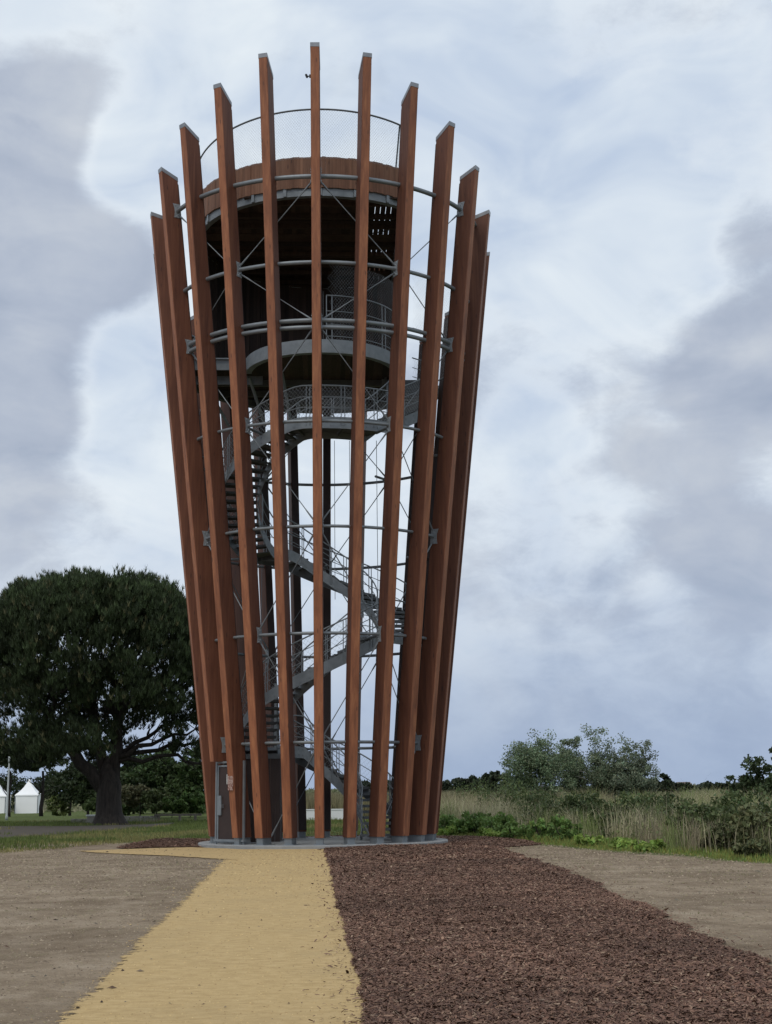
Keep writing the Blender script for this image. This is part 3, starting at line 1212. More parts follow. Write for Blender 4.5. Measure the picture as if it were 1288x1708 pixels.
# tall net on the open right-hand side
ra = ring_r(LZ) - .25
net(MB(), lambda s: (ra * math.sin(R(38) + s / ra), -ra * math.cos(R(38) + s / ra)), 0, R(92) * ra, lambda s: LZ + .05, lambda s: LZ + 1.9, .085, .0028).build('side_net', 'wire_steel', low)
MB().tube([pol(R(a), ra, LZ + .12) for a in np.linspace(38, 130, 30)], .02, 6).build('side_rail', 'galvanised_steel', low, True)

# plank screen at the rear between the two decks
screen = empty('plank_screen', (0, 0, 0), tower)
a = 140.
sm = None
while a < 262:
    if sm is None:
        o = MB().box((0, 0, 0), (.142, .03, DZ - LZ - .1)).build('screen_plank', 'shaded_timber', screen)
        sm = o.data
    else:
        o = bpy.data.objects.new('screen_plank', sm)
        COL.objects.link(o)
        o.parent = screen
    o.location = pol(R(a), DR - .12 + random.uniform(-.012, .012), (DZ + LZ) / 2 + .02)
    o.rotation_euler = (0, 0, R(a))
    a += math.degrees(.1435 / (DR - .12))

# ---- gate and the boarded store under the first landing
gate = empty('gate', (0, 0, 0), tower)
g0, g1 = pol(R(-64.5), 3.22, .09), pol(R(-44), 3.05, .09)
ge = (g1 - g0)
gl_ = np.linalg.norm(ge)
ge = ge / gl_
gn = np.cross(ge, (0, 0, 1.))
MG = np.stack([ge, -gn, (0, 0, 1)], 1)


def gbox(u, z, su, sz, d=.05, off=0.):
    return MB().box(g0 + ge * u + np.array([0, 0, z]) - gn * off * -1, (su, d, sz), MG)


for u in (0, gl_):
    gbox(u, 1.1, .055, 2.2).build('gate_post', 'galvanised_steel', gate)
gbox(gl_ / 2, 2.17, gl_ - .06, .055).build('gate_head', 'galvanised_steel', gate)
leaf = gbox(gl_ / 2, 1.06, gl_ - .18, 1.95, .02).build('gate_panel', 'dark_panel', gate)
for u in (.085, gl_ - .085):
    gbox(u, 1.06, .045, 2.06, .055).build('gate_stile', 'galvanised_steel', gate)
for zz in (.07, 2.07):
    gbox(gl_ / 2, zz, gl_ - .22, .045, .055).build('gate_bar', 'galvanised_steel', gate)
gbox(.16, 1.02, .16, .52, .075, .012).build('lock_case', 'galvanised_steel', gate)
gbox(.30, 1.0, .03, .10, .14, .03).build('gate_handle', 'cap_steel', gate)
gbox(gl_ / 2, .1, gl_ + .1, .06, .1).build('gate_sill', 'galvanised_steel', gate)

store = empty('boarded_store', (0, 0, 0), tower)
q0, q1 = np.array([-2.42, -.45, 0]), np.array([-1.22, -.32, 0])
n = 9
for i in range(n):
    c = q0 + (q1 - q0) * (i + .5) / n
    MB().box((c[0], c[1], 1.24), (1.2 / n - .006, .03, 2.3), Matrix.Rotation(.108, 3, 'Z')).build('store_board', 'dark_panel', store)
MB().box((-1.23, .75, 1.24), (.03, 2.1, 2.3)).build('store_side', 'dark_panel', store)
MB().box((-1.83, -.40, 2.44), (1.36, .09, .14), Matrix.Rotation(.108, 3, 'Z')).build('store_beam', 'tread_steel', store)

# small things fixed to the posts
th = th_k(-3)
et = np.array([math.cos(th), math.sin(th), 0])
er = np.array([math.sin(th), -math.cos(th), 0])
c = pol(th, rout(1.72) + .012, 1.72)
s1 = MB().box(c, (.21, .012, .42), np.stack([et, er, (0, 0, 1)], 1)).build('notice_sign', 'notice_print')
tag(s1, 'narrow printed notice plate fixed to a timber post beside the gate', 'sign')
c2 = pol(th, rout(1.80) - .06, 1.80) - et * (POST_W / 2 + .03)
s2 = MB().box(c2, (.012, .13, .26), np.stack([et, er, (0, 0, 1)], 1)).box(c2 + et * .018, (.03, .04, .06), np.stack([et, er, (0, 0, 1)], 1)).build('white_notice', 'white_paint')
tag(s2, 'small plain white notice sticking out of the post beside the gate', 'sign')
th = th_k(0)
c = pol(th, rout(20.55) - .10, 20.55) + np.array([-(POST_W / 2), 0, 0])
cc = MB().box(c + np.array([-.02, 0, 0]), (.04, .07, .07)).tube([c + np.array([-.03, 0, 0]), c + np.array([-.09, -.01, -.01])], .016, 6).tube([c + np.array([-.10, .05, 0]), c + np.array([-.12, -.12, -.03])], .034, 8)
tag(cc.build('security_camera', 'black_plastic'), 'tiny black security camera on the tallest post of the tower', 'camera')

# ------------------------------------------------------------------ vegetation helpers


def unit(n):
    v = rng.normal(size=(n, 3))
    return v / np.linalg.norm(v, axis=1)[:, None]


def leaf_mesh(name, C, size, cols, m='leaf', parent=None, aspect=.55, up=.0):
    """one rhombic leaf per centre"""
    n = len(C)
    d = unit(n)
    d[:, 2] += up
    d /= np.linalg.norm(d, axis=1)[:, None]
    e = np.cross(d, unit(n))
    e /= np.linalg.norm(e, axis=1)[:, None] + 1e-9
    s = size * rng.uniform(.6, 1.4, n) if np.isscalar(size) else size
    d, e = d * (s / 2)[:, None], e * (s / 2 * aspect)[:, None]
    nn = np.cross(d, e)
    nn = nn / (np.linalg.norm(nn, axis=1)[:, None] + 1e-9) * (s * .12)[:, None]
    V = np.stack([C - d, C + e + nn, C + d, C - e + nn], 1).reshape(-1, 3)
    F = (np.arange(n) * 4)[:, None] + np.array([[0, 1, 2, 3]])
    return raw_mesh(name, V, F, m, np.repeat(cols, 4, 0), parent)


def clumpy(n_clump, per, centre, rad, shell=.55, flat=.7, cr=(.18, .32), lump=0):
    """leaf centres in clumps spread through an ellipsoid; returns points and clump index"""
    d = unit(n_clump)
    rr = (shell + (1 - shell) * rng.random(n_clump)) ** .8
    cc = np.array(centre) + d * np.array(rad) * rr[:, None]
    k = np.repeat(np.arange(n_clump), per)
    s = np.mean(rad) * rng.uniform(cr[0], cr[1], n_clump)
    off = unit(len(k)) * (rng.random(len(k)) ** .45)[:, None] * s[k][:, None] * np.array([1, 1, flat])
    return cc[k] + off, k


def leaf_cols(n, k, base, var=.25, clumpvar=.35):
    kc = 1 + clumpvar * (rng.random(k.max() + 1) * 2 - 1)
    c = np.array(base)[None] * kc[k][:, None] * (1 + var * (rng.random(n) * 2 - 1))[:, None]
    c[:, 0] *= 1 + .3 * (rng.random(n) - .4)
    return np.clip(c, .004, 1)


def limb(mb, a, b_, r0, r1, n=6, wob=.12, sag=0.):
    a, b_ = np.array(a, float), np.array(b_, float)
    u = np.linspace(0, 1, n)
    L = np.linalg.norm(b_ - a)
    pts = a + (b_ - a) * u[:, None]
    w = rng.normal(0, wob * L / n, (n, 3))
    w[0] = w[-1] = 0
    pts = pts + w
    pts[:, 2] += sag * np.sin(np.pi * u) * L
    mb.tube(pts, r0 + (r1 - r0) * u, 7)
    return pts


def broad_tree(name, x, y, h, rx, base, label, cat='tree', group=None, trunk=True, lean=0., crown_lo=.3, n_clump=40, per=60, leaf=.16, bark='bark', tr=.09, flat=.7, lobes=1, z0=None, shell=.5):
    z0 = float(gz(x, y)) if z0 is None else z0
    e = tag(empty(name, (x, y, z0)), label, cat, group)
    cz = h * (crown_lo + 1) / 2
    rz = h * (1 - crown_lo) / 2
    Cs, Ks = [], []
    kk_ = 0
    ends = []
    for i in range(lobes):
        ox = rng.uniform(-.45, .45) * rx if lobes > 1 else 0
        oz = rng.uniform(-.5, .22) * rz if lobes > 1 else 0
        f = .68 if lobes > 1 else 1
        if lobes > 1 and i == 0:
            ox, oz = 0, rz * .32
        c = (ox + lean * h * .5, rng.uniform(-.3, .3) * rx if lobes > 1 else 0, cz + oz)
        P_, k_ = clumpy(max(8, int(n_clump * 1.9) // lobes), per, c, (rx * f, rx * f, rz * f), shell, flat)
        Cs.append(P_)
        Ks.append(k_ + kk_)
        kk_ = Ks[-1].max() + 1
        ends.append(c)
    C = np.concatenate(Cs)
    K = np.concatenate(Ks)
    ok = C[:, 2] > .03
    C, K = C[ok], K[ok]
    leaf_mesh('crown', C, leaf * 1.25, leaf_cols(len(C), K, np.array(base) * 1.25), 'leaf', e, .7)
    if trunk:
        mb = MB()
        top = np.array([lean * h * .4, 0, h * .55])
        limb(mb, (0, 0, -.1), top, tr * h * .26, tr * h * .13, 6, .06)
        for i in range(7):
            u = rng.uniform(.35, .95)
            d = unit(1)[0]
            d[2] = abs(d[2]) * .6 + .25
            s_ = top * u
            limb(mb, s_, s_ + d * rx * rng.uniform(.6, 1.0), tr * h * .06, tr * h * .015, 5, .15)
        mb.build('trunk', bark, e, True)
    return e


def blades(name, X, Y, H, W, cols, label, cat, m='grass_blade', lean=.25, nseg=2, z=None, parent=None, droop=.0):
    n = len(X)
    Z = gz(X, Y) if z is None else z
    a = rng.uniform(0, 2 * np.pi, n)
    d = np.stack([np.cos(a), np.sin(a), 0 * a], -1)
    la = rng.uniform(0, 2 * np.pi, n)
    ln = np.abs(rng.normal(0, lean, n))
    l_ = np.stack([np.cos(la) * ln, np.sin(la) * ln, 0 * la], -1)
    b0 = np.stack([X, Y, Z - .01], -1)
    mid = b0 + l_ * (H * .3)[:, None] + np.array([0, 0, 1.]) * (H * .58)[:, None]
    tip = b0 + l_ * H[:, None] + np.array([0, 0, 1.]) * (H * (1 - droop * rng.random(n)))[:, None]
    w = d * (W / 2)[:, None]
    V = np.stack([b0 - w, b0 + w, mid + w * .8, mid - w * .8, tip], 1).reshape(-1, 3)
    b = (np.arange(n) * 5)[:, None, None]
    F = (b + np.array([[0, 1, 2], [0, 2, 3], [3, 2, 4]])[None]).reshape(-1, 3)
    o = raw_mesh(name, V, F, m, np.repeat(cols, 5, 0), parent)
    if parent is None:
        tag(o, label, cat, kind='stuff')
    return o


# ------------------------------------------------------------------ grass
def verge_y(x):
    """edge of the grass on the right-hand side (Y as a function of X)"""
    return np.interp(x, [3.4, 3.9, 5.7, 6.8, 8.7, 11, 14], [5.2, 4.6, -.6, -5.2, -12.9, -21, -30])


def in_track(x, y):
    yc = np.interp(x, [-26, -18, -13, -10, -7.5], [23, 20, 20, 25, 31])
    wd = np.interp(x, [-26, -18, -13, -10, -7.5], [14, 12, 10, 6, 2.5])
    return (np.abs(y - yc) < wd * .92) & (x < -7.5) & (vnoise(x, y, 1.6, 77) < .78)


def grass_all():
    # right verge: a strip beyond the edge
    n = 80000
    x = rng.uniform(3.4, 22, n)
    y = verge_y(x) + rng.gamma(1.6, 2.2, n) - .5 + 1.8 * (vnoise(x, x * 0, 1.1, 31) - .5)
    k = np.hypot(x, y) > 5.9
    x, y = x[k], y[k]
    dist = y - verge_y(x)
    h = (.03 + .12 * rng.random(len(x)) ** 1.5) * (.55 + .9 * smoothstep(-.5, 3.5, dist)) * (.5 + vnoise(x, y, 1.2, 5))
    c = np.array([(.18, .25, .068)]) * rng.uniform(.6, 1.5, len(x))[:, None]
    c[:, 0] *= rng.uniform(.8, 1.6, len(x))
    blades('verge_grass', x, y, h, np.full(len(x), .016), c, 'fresh green grass verge along the reed bank', 'grass')
    # left and behind: lawn grass
    n = 120000
    x = rng.uniform(-26, 8, n)
    y = -6 + 46 * rng.random(n) ** 1.3
    edge = np.interp(x, [-30, -9, -8, -5, 0, 4, 8], [-7, -5.5, -3.4, 5.8, 7.0, 6, 5.8])
    k = (y > edge + 1.2 * (vnoise(x, y, 1.1, 8) - .5)) & (np.hypot(x, y) > 5.8)
    k &= ~in_track(x, y)
    x, y = x[k], y[k]
    dry = vnoise(x, y, 3.0, 17)
    h = (.04 + .13 * rng.random(len(x))) * (.5 + vnoise(x, y, 1.7, 6))
    c = np.where((dry > .55)[:, None], np.array([(.24, .22, .085)]), np.array([(.12, .155, .042)])) * rng.uniform(.55, 1.4, len(x))[:, None]
    blades('lawn_grass', x, y, h, np.full(len(x), .02), c, 'short patchy grass under the pine and behind the tower', 'grass')
    # thin tufts on the bare earth
    nt = 260
    tx, ty = rng.uniform(-7, 10, nt), rng.uniform(-31, -3, nt)
    ins = mulch_inside(tx, ty)
    onp = (tx > -2.6) & (tx < .4)
    k = (ins < -.25) & ~onp & (np.hypot(tx, ty) > 6) & (ty < np.where(tx > 3, verge_y(np.maximum(tx, 3.4)), -6.5)) & (vnoise(tx, ty, 3, 14) > .42)
    tx, ty = tx[k], ty[k]
    r_ = np.repeat(np.arange(len(tx)), 26)
    x = tx[r_] + rng.normal(0, .13, len(r_))
    y = ty[r_] + rng.normal(0, .16, len(r_))
    c = np.array([(.11, .115, .04)]) * rng.uniform(.6, 1.5, len(x))[:, None]
    blades('sparse_tufts', x, y, rng.uniform(.015, .05, len(x)), np.full(len(x), .006), c, 'thin tufts of grass sprouting on the bare earth', 'grass', lean=.9)


grass_all()


# dark earth and litter on the left, with the pine's shade in the colour
def shaded_ground():
    xs = np.linspace(-26, -7.5, 60)
    V, F = [], []
    for i, x in enumerate(xs):
        yc = np.interp(x, [-26, -18, -13, -10, -7.5], [23, 20, 20, 25, 31])
        wd = np.interp(x, [-26, -18, -13, -10, -7.5], [14, 12, 10, 6, 2.5])
        for u in np.linspace(-1, 1, 7):
            y = yc + u * wd + .5 * (vnoise(x, u * 3, .7, 3) - .5)
            V.append((x, y, float(gz(x, y)) + .012 + .02 * (1 - abs(u))))
    for i in range(59):
        for j in range(6):
            a = i * 7 + j
            F.append((a, a + 7, a + 8, a + 1))
    flat('shaded_soil', (.060, .046, .030), .95, .4, 1.5)
    tag(raw_mesh('shaded_earth', np.array(V), np.array(F), 'shaded_soil', smooth=True), kind='structure')


shaded_ground()


# ------------------------------------------------------------------ reed bank on the right
def reeds():
    # pale reeds: stems plus leaves, in patches
    n = 190000
    x = rng.uniform(3.0, 60, n)
    y = -14 + 126 * rng.random(n) ** 1.7
    dist = y - verge_y(x)
    # only inside the view cone, roughly
    k = (dist > 2.0 + 3.2 * vnoise(x, y, 2.5, 41)) & (x < 2.5 + .31 * (y + 40.4)) & (np.hypot(x, y) > 8)
    x, y = x[k], y[k]
    den = vnoise(x, y, 4.5, 44) * .65 + vnoise(x, y, 1.5, 45) * .35
    leftish = smoothstep(8.5, 5, x - .12 * y)
    k = rng.random(len(x)) < np.clip((den - .37) * 3.1 + leftish * .6, .05, .9)
    x, y, den, leftish = x[k], y[k], den[k], leftish[k]
    h = rng.uniform(.5, 1.25, len(x)) * (.55 + .6 * vnoise(x, y, 2.2, 46)) + .15 * leftish
    c0 = np.array([(.52, .46, .30)])
    c1 = np.array([(.26, .29, .115)])
    c2 = np.array([(.27, .23, .16)])
    u = rng.random(len(x))[:, None]
    pt = vnoise(x, y, 3.8, 47)[:, None]
    c = np.where(u < .30 + .4 * leftish[:, None], c0, np.where(u < .62 + .4 * (pt - .5), c2, c1)) * rng.uniform(.6, 1.25, len(x))[:, None]
    blades('reeds', x, y, h, np.full(len(x), .013) * (1 + (y + 10) / 60) * rng.uniform(.6, 1.5, len(x)), c, 'tall dry reeds and rushes on the bank right of the tower', 'reeds', lean=.30, droop=.15)
    # undergrowth so that the bank is closed
    n = 150000
    x = rng.uniform(3.0, 70, n)
    y = -13 + 163 * rng.random(n) ** 1.7
    dist = y - verge_y(x)
    k = (dist > 2.2 + 2.5 * vnoise(x, y, 2.0, 51)) & (x < 2.5 + .31 * (y + 40.4)) & (np.hypot(x, y) > 8)
    x, y = x[k], y[k]
    bh = .25 + .75 * vnoise(x, y, 2.8, 52) * (.6 + .5 * vnoise(x, y, .9, 53))
    z = gz(x, y) + bh * rng.random(len(x)) ** .6
    tone = vnoise(x, y, 5, 54)[:, None]
    c = (np.array([(.13, .185, .06)]) * tone + np.array([(.25, .235, .125)]) * (1 - tone)) * rng.uniform(.5, 1.4, len(x))[:, None]
    o = leaf_mesh('bank_undergrowth', np.stack([x, y, z], -1), .105 * (1 + (y + 5) / 70) * rng.uniform(.6, 1.5, len(x)), c, 'leaf', None, .4, .7)
    tag(o, 'low tangled green undergrowth among the reeds', 'undergrowth', kind='stuff')
    # far heath that closes the view to the horizon
    n = 42000
    d = 110 + 900 * rng.random(n) ** 2.2
    ang = rng.uniform(-.32, .36, n)
    x, y = d * np.tan(ang + .02), d - 40
    k = ~((x < 0) & (y < 150))
    x, y, d = x[k], y[k], d[k]
    z = gz(x, y) + (.2 + 1.0 * vnoise(x, y, 9, 61)) * rng.random(len(x))
    tone = vnoise(x, y, 22, 62)[:, None]
    c = (np.array([(.11, .14, .06)]) * tone + np.array([(.28, .26, .16)]) * (1 - tone)) * rng.uniform(.6, 1.25, len(x))[:, None]
    o = leaf_mesh('far_heath', np.stack([x, y, z], -1), d * .0052 * rng.uniform(.6, 1.3, len(x)), c, 'leaf', None, .5, .2)
    tag(o, 'far marsh vegetation stretching to the horizon', 'heath', kind='stuff')


reeds()


def tussocks():
    n = 800
    x = rng.uniform(4, 34, n)
    y = -13 + 72 * rng.random(n) ** 1.5
    k = (y - verge_y(x) > 1.8) & (x < 5 + .31 * (y + 40.4)) & (np.hypot(x, y) > 7)
    x, y = x[k], y[k]
    per = 70
    r_ = np.repeat(np.arange(len(x)), per)
    sz = rng.uniform(.5, 1.25, len(x)) * (1 + y / 120)
    bx = x[r_] + rng.normal(0, .16, len(r_)) * sz[r_]
    by = y[r_] + rng.normal(0, .16, len(r_)) * sz[r_]
    pal = np.array([(.48, .43, .28), (.36, .33, .18), (.18, .25, .07), (.30, .25, .165), (.23, .27, .10)])
    c = pal[rng.choice(5, len(x))][r_] * rng.uniform(.6, 1.35, len(r_))[:, None]
    blades('tussock_grass', bx, by, sz[r_] * rng.uniform(.55, 1.1, len(r_)), .012 * (1 + (by + 5) / 50), c, 'arching tussocks of marsh grass on the reed bank', 'grass', lean=.5, droop=.25)


tussocks()


def weed(x, y, h, r, base, label, group=None, n=26, per=44, leaf=.11):
    z0 = float(gz(x, y))
    e = tag(empty('bush', (x, y, z0)), label, 'bush', group)
    P_, k = clumpy(n, per, (0, 0, h * .5), (r, r, h * .52), .35, .8, (.2, .36))
    ok = P_[:, 2] > .02
    leaf_mesh('foliage', P_[ok], leaf, leaf_cols(ok.sum(), k[ok], np.array(base) * 1.35), 'leaf', e, .6, .5)
    mb = MB()
    for i in range(5):
        d = unit(1)[0]
        limb(mb, (0, 0, -.05), (d[0] * r * .6, d[1] * r * .6, h * .7), .03, .008, 5)
    mb.build('stems', 'bark', e)
    return e


ORD = 'first second third fourth fifth sixth seventh eighth ninth tenth eleventh twelfth thirteenth fourteenth fifteenth sixteenth seventeenth eighteenth nineteenth twentieth'.split()
BX = sorted((748, 778, 800, 835, 862, 905, 940, 760, 815, 985, 1040, 1090))
SX = sorted((955, 1000, 905, 860, 835, 800, 1060, 1110, 1170, 1225, 1270, 1250, 1150, 1030, 1200, 1262))
G1 = 'leafy bushes at the foot of the reed bank'


def on_bank(px, dist):
    """ground point seen at photo column px, dist metres behind the grass edge"""
    Y = 0.
    for _ in range(40):
        X = at(px, 1400, Y)[0]
        Y = Y * .5 + .5 * (float(verge_y(X)) + dist)
    return at(px, 1400, Y)[0], Y


for (px, dd, h, r) in ((748, 3.4, .62, .7), (778, 2.9, .45, .6), (800, 3.8, .75, .75), (835, 3.6, .68, .7), (862, 2.9, .46, .6), (905, 3.0, .55, .45), (940, 3.2, .68, .45), (760, 1.9, .28, .55),
                       (815, 1.9, .26, .5), (985, 1.9, .24, .5), (1040, 1.8, .24, .5), (1090, 1.8, .22, .4)):
    bi = BX.index(px)
    X, Y = on_bank(px, dd)
    weed(X, Y, h, r, (.11, .175, .048) if h > .4 else (.18, .26, .06), 'leafy green bush at the foot of the reed bank, %s out from the tower' % ORD[bi], G1)
G2 = 'dark scrub on the reed bank'
for (px, dd, h, r) in ((955, 20, 1.25, 1.5), (1000, 22, 1.2, 1.5), (905, 28, 1.35, 1.6), (860, 38, 1.6, 1.9), (835, 48, 1.9, 2.2), (800, 58, 1.9, 2.4), (1060, 26, 1.2, 1.5), (1110, 18, 1.05, 1.0), (1170, 12, 1.0, .8),
                       (1225, 9, .95, .7), (1270, 7, .95, .7), (1250, 22, 1.25, 1.3), (1150, 28, 1.3, 1.6), (1030, 12, .85, .6), (1200, 5, .6, .45), (1262, 3.0, .42, .4)):
    X, Y = on_bank(px, dd)
    weed(X, Y, h, r, (.062, .085, .032) if dd > 8 else (.095, .105, .048), 'dark green scrub bush among the reeds, %s out from the tower' % ORD[SX.index(px)], G2, 34, 50, .12)

# birches
GB = 'birches standing on the marsh'
for (px, top, Y, rx, lobes, lo, lab, base, lean) in (
        (902, 1213, 58, 2.75, 8, .0, 'broad bushy birch with a pale leaning trunk on the marsh', (.13, .175, .10), -.05),
        (952, 1220, 60, 1.5, 5, .1, 'slim birch with a thin pale trunk between two broad birches', (.14, .18, .11), .0),
        (1000, 1201, 59, 2.5, 8, .0, 'tallest round-headed birch of the marsh clump', (.135, .17, .105), .0),
        (1052, 1227, 57, 2.0, 6, .12, 'airy open birch leaning away from its clump', (.135, .165, .11), .10)):
    p = at(px, top, Y)
    broad_tree('birch_tree', p[0], Y, p[2], rx, base, lab, 'tree', GB, True, lean, lo, int(rx * 52), 75, .10, 'birch_bark', .07, .9, lobes, None, .15)
p = at(1262, 1243, 44)
broad_tree('oak_sapling', p[0], 44, p[2], 1.75, (.042, .062, .026), 'dark round-leaved small oak rising from the reeds', 'tree', None, True, 0, .0, 50, 60, .15, 'bark', .09, .9, 6, None, .2)
p = at(1292, 1236, 50)
broad_tree('oak_sapling', p[0] + .6, 50, p[2], 1.4, (.030, .046, .018), 'dark oak half hidden behind the small oak in the reeds', 'tree', None, True, 0, .3, 30, 60, .2, 'bark', .09, .7, 3, None, .3)
# far hedge line
HX = sorted((745, 765, 785, 805, 828, 850, 870, 1080, 1104, 1120, 1165, 1190, 1215, 1235, 725, 700, 660, 630, 600))
GH = 'far hedge trees along the marsh horizon'
for (px, top, Y, rx) in ((745, 1302, 150, 2.2), (765, 1298, 150, 2.6), (785, 1297, 150, 2.4), (805, 1293, 130, 2.5), (828, 1289, 120, 2.6), (850, 1288, 110, 2.4), (870, 1296, 100, 2.2),
                       (1080, 1303, 120, 2.0), (1104, 1292, 115, 1.5), (1120, 1303, 130, 2.0), (1165, 1306, 210, 4.0), (1190, 1305, 220, 3.6), (1215, 1306, 220, 4.0), (1235, 1305, 200, 3.0), (725, 1303, 160, 3.), (700, 1304, 160, 3), (660, 1302, 160, 3), (630, 1300, 130, 3), (600, 1304, 140, 3)):
    p = at(px, top, Y)
    broad_tree('hedge_tree', p[0], Y, p[2], rx, (.034, .046, .026), 'low dark tree on the far marsh horizon, %s along from behind the tower' % ORD[HX.index(px)], 'tree', GH, True, 0, .05, 16, 42, .45, 'bark', .1, .8, 2)

# farm house far off
p = at(1140, 1304, 620)
hx, hy = p[0], 620
hs = tag(empty('farm_house', (hx, hy, 0)), 'tiny pale house with reddish roof on the far horizon', 'house')
MB().box((0, 0, 1.0), (6, 4.5, 2.1)).build('wall', 'house_wall', hs)
MB().prism([(-2.6, 2.05), (2.6, 2.05), (0, 3.3)], ((0, 1, 0), (0, 0, 1), (1, 0, 0)), (0, 0, 0), 6.4).build('roof', 'house_roof', hs)
for q in (-1.6, 1.4):
    MB().box((q, -2.27, 1.2), (.8, .04, 1)).build('window', 'black_plastic', hs)

# ------------------------------------------------------------------ the stone pine
def pine(x, y, h, cr, label, name='stone_pine', n_cl=400, tufts=32, need=10, low=.22, seed_limbs=9, tr=.62):
    z0 = float(gz(x, y))
    e = tag(empty(name, (x, y, z0)), label, 'tree')
    # umbrella crown: clump centres fill the dome, most of them near its upper skin
    m_ = n_cl * 3
    rho = np.sqrt(rng.random(m_))
    an_ = rng.uniform(0, 2 * np.pi, m_)
    ztop = h * (.965 - .11 * rho ** 2 - .27 * rho ** 7)
    cosx = np.cos(an_) * rho
    zbot = h * np.where(cosx > .22, .36 + .06 * rho, low - .02 + .13 * (1 - rho))
    skin = rng.random(m_) < .5
    u = np.where(skin, 1 - .16 * rng.random(m_), rng.random(m_))
    cc = np.stack([cosx * cr - 1.0, np.sin(an_) * rho * cr, zbot + (ztop - zbot) * u], -1)
    # thin sprays along the low bare limbs
    sp = np.stack([rng.uniform(.45, .98, 26) * cr, rng.uniform(-.25, .2, 26) * cr, h * rng.uniform(.25, .40, 26)], -1)
    cc = np.concatenate([cc, sp])
    k = np.repeat(np.arange(len(cc)), tufts)
    s = rng.uniform(.7, 1.3, len(cc)) * cr * .095
    s[-26:] *= .6
    off = unit(len(k)) * (rng.random(len(k)) ** .4)[:, None] * s[k][:, None] * np.array([.95, .95, .85])
    T = cc[k] + off
    nT = len(T)
    # needles: short thin triangles fanning up and out from each tuft
    kk2 = np.repeat(np.arange(nT), need)
    nn = len(kk2)
    dirs = unit(nn) * .55
    outw = T - np.array([0, 0, h * .35])
    outw /= np.linalg.norm(outw, axis=1)[:, None]
    dirs += outw[kk2] * .35 + np.array([0, 0, .85])
    dirs /= np.linalg.norm(dirs, axis=1)[:, None]
    L = rng.uniform(.18, .36, nn)
    e_ = np.cross(dirs, unit(nn))
    e_ /= np.linalg.norm(e_, axis=1)[:, None] + 1e-9
    b0 = T[kk2] + rng.normal(0, .03, (nn, 3))
    w = (e_ * .021)
    V = np.stack([b0 - w, b0 + w, b0 + dirs * L[:, None]], 1).reshape(-1, 3)
    F = np.arange(nn * 3).reshape(-1, 3)
    tone = 1 + .35 * (rng.random(len(cc)) * 2 - 1)
    tc = np.array([(.034, .050, .020)]) * tone[k][:, None] * rng.uniform(.6, 1.35, nT)[:, None]
    topz = smoothstep(.55, .95, T[:, 2] / h)
    tc = tc * (1 + .9 * topz * rng.random(nT))[:, None]      # young shoots sit on the crown's top
    yel = rng.random(nT) < .05
    tc[yel] = np.array([(.13, .125, .06)]) * rng.uniform(.7, 1.2, yel.sum())[:, None]
    raw_mesh('crown', V, F, 'needle', np.repeat(tc[kk2], 3, 0), e)
    # trunk and limbs
    mb = MB()
    fork = np.array([.0, 0, h * .15])
    mb.tube([(.06, 0, -.15), (.05, 0, .10), (.02, 0, .55), (-.02, 0, h * .10), fork, fork + np.array([-.05, .05, h * .05]), fork + np.array([-.05, .1, h * .11])], [tr * 1.9, tr * 1.4, tr * 1.08, tr * 1.0, tr * .98, tr * .72, tr * .3], 14)
    tw = mb
    mains = []
    for tip, r0, r1 in (((-3.3, -.6, h * .40), .62, .34), ((.5, .2, h * .50), .66, .36), ((-1.2, .9, h * .52), .48, .28)):
        pts = limb(mb, fork + np.array([tip[0] * .05, 0, -.35]), tip, tr * r0, tr * r1, 9, .12, .02)
        mains += list(pts[4:])
    for i in range(16):
        q = mains[rng.integers(0, len(mains))]
        a_ = rng.uniform(0, 2 * np.pi)
        el = rng.uniform(.25, 1.1)
        tip = q + np.array([math.cos(a_) * math.cos(el), math.sin(a_) * math.cos(el), math.sin(el)]) * cr * rng.uniform(.35, .6)
        tip[2] = min(tip[2], h * .85)
        pts = limb(mb, q, tip, tr * .22, tr * .06, 7, .2, .05)
        for j in range(5):
            w_ = pts[rng.integers(2, 7)]
            d_ = unit(1)[0]
            d_[2] = abs(d_[2]) * .8
            limb(tw, w_, w_ + d_ * cr * rng.uniform(.15, .3), tr * .07, .02, 5, .25)
    # long low limbs reaching right, bare below
    for (tx, tz, ty) in ((.80, .36, -.1), (.92, .30, .0), (.98, .22, -.15), (.65, .42, .1)):
        pts = limb(mb, np.array([.3, 0, h * (.24 + .10 * tx * (tz - .2))]), (cr * tx, cr * ty, h * tz), tr * .24, tr * .05, 9, .16, .05)
        for j in range(12):
            q = pts[rng.integers(3, 8)]
            d_ = unit(1)[0]
            d_[0] = abs(d_[0])
            limb(tw, q, q + d_ * cr * rng.uniform(.10, .24), tr * .05, .012, 5, .2)
    mb.build('trunk', 'bark', e, True)
    return e


pb = at(181, 1371, 32.4)
pine(pb[0], 32.4, 13.0, 6.3, 'huge umbrella-shaped stone pine with thick forked trunk left of the tower')
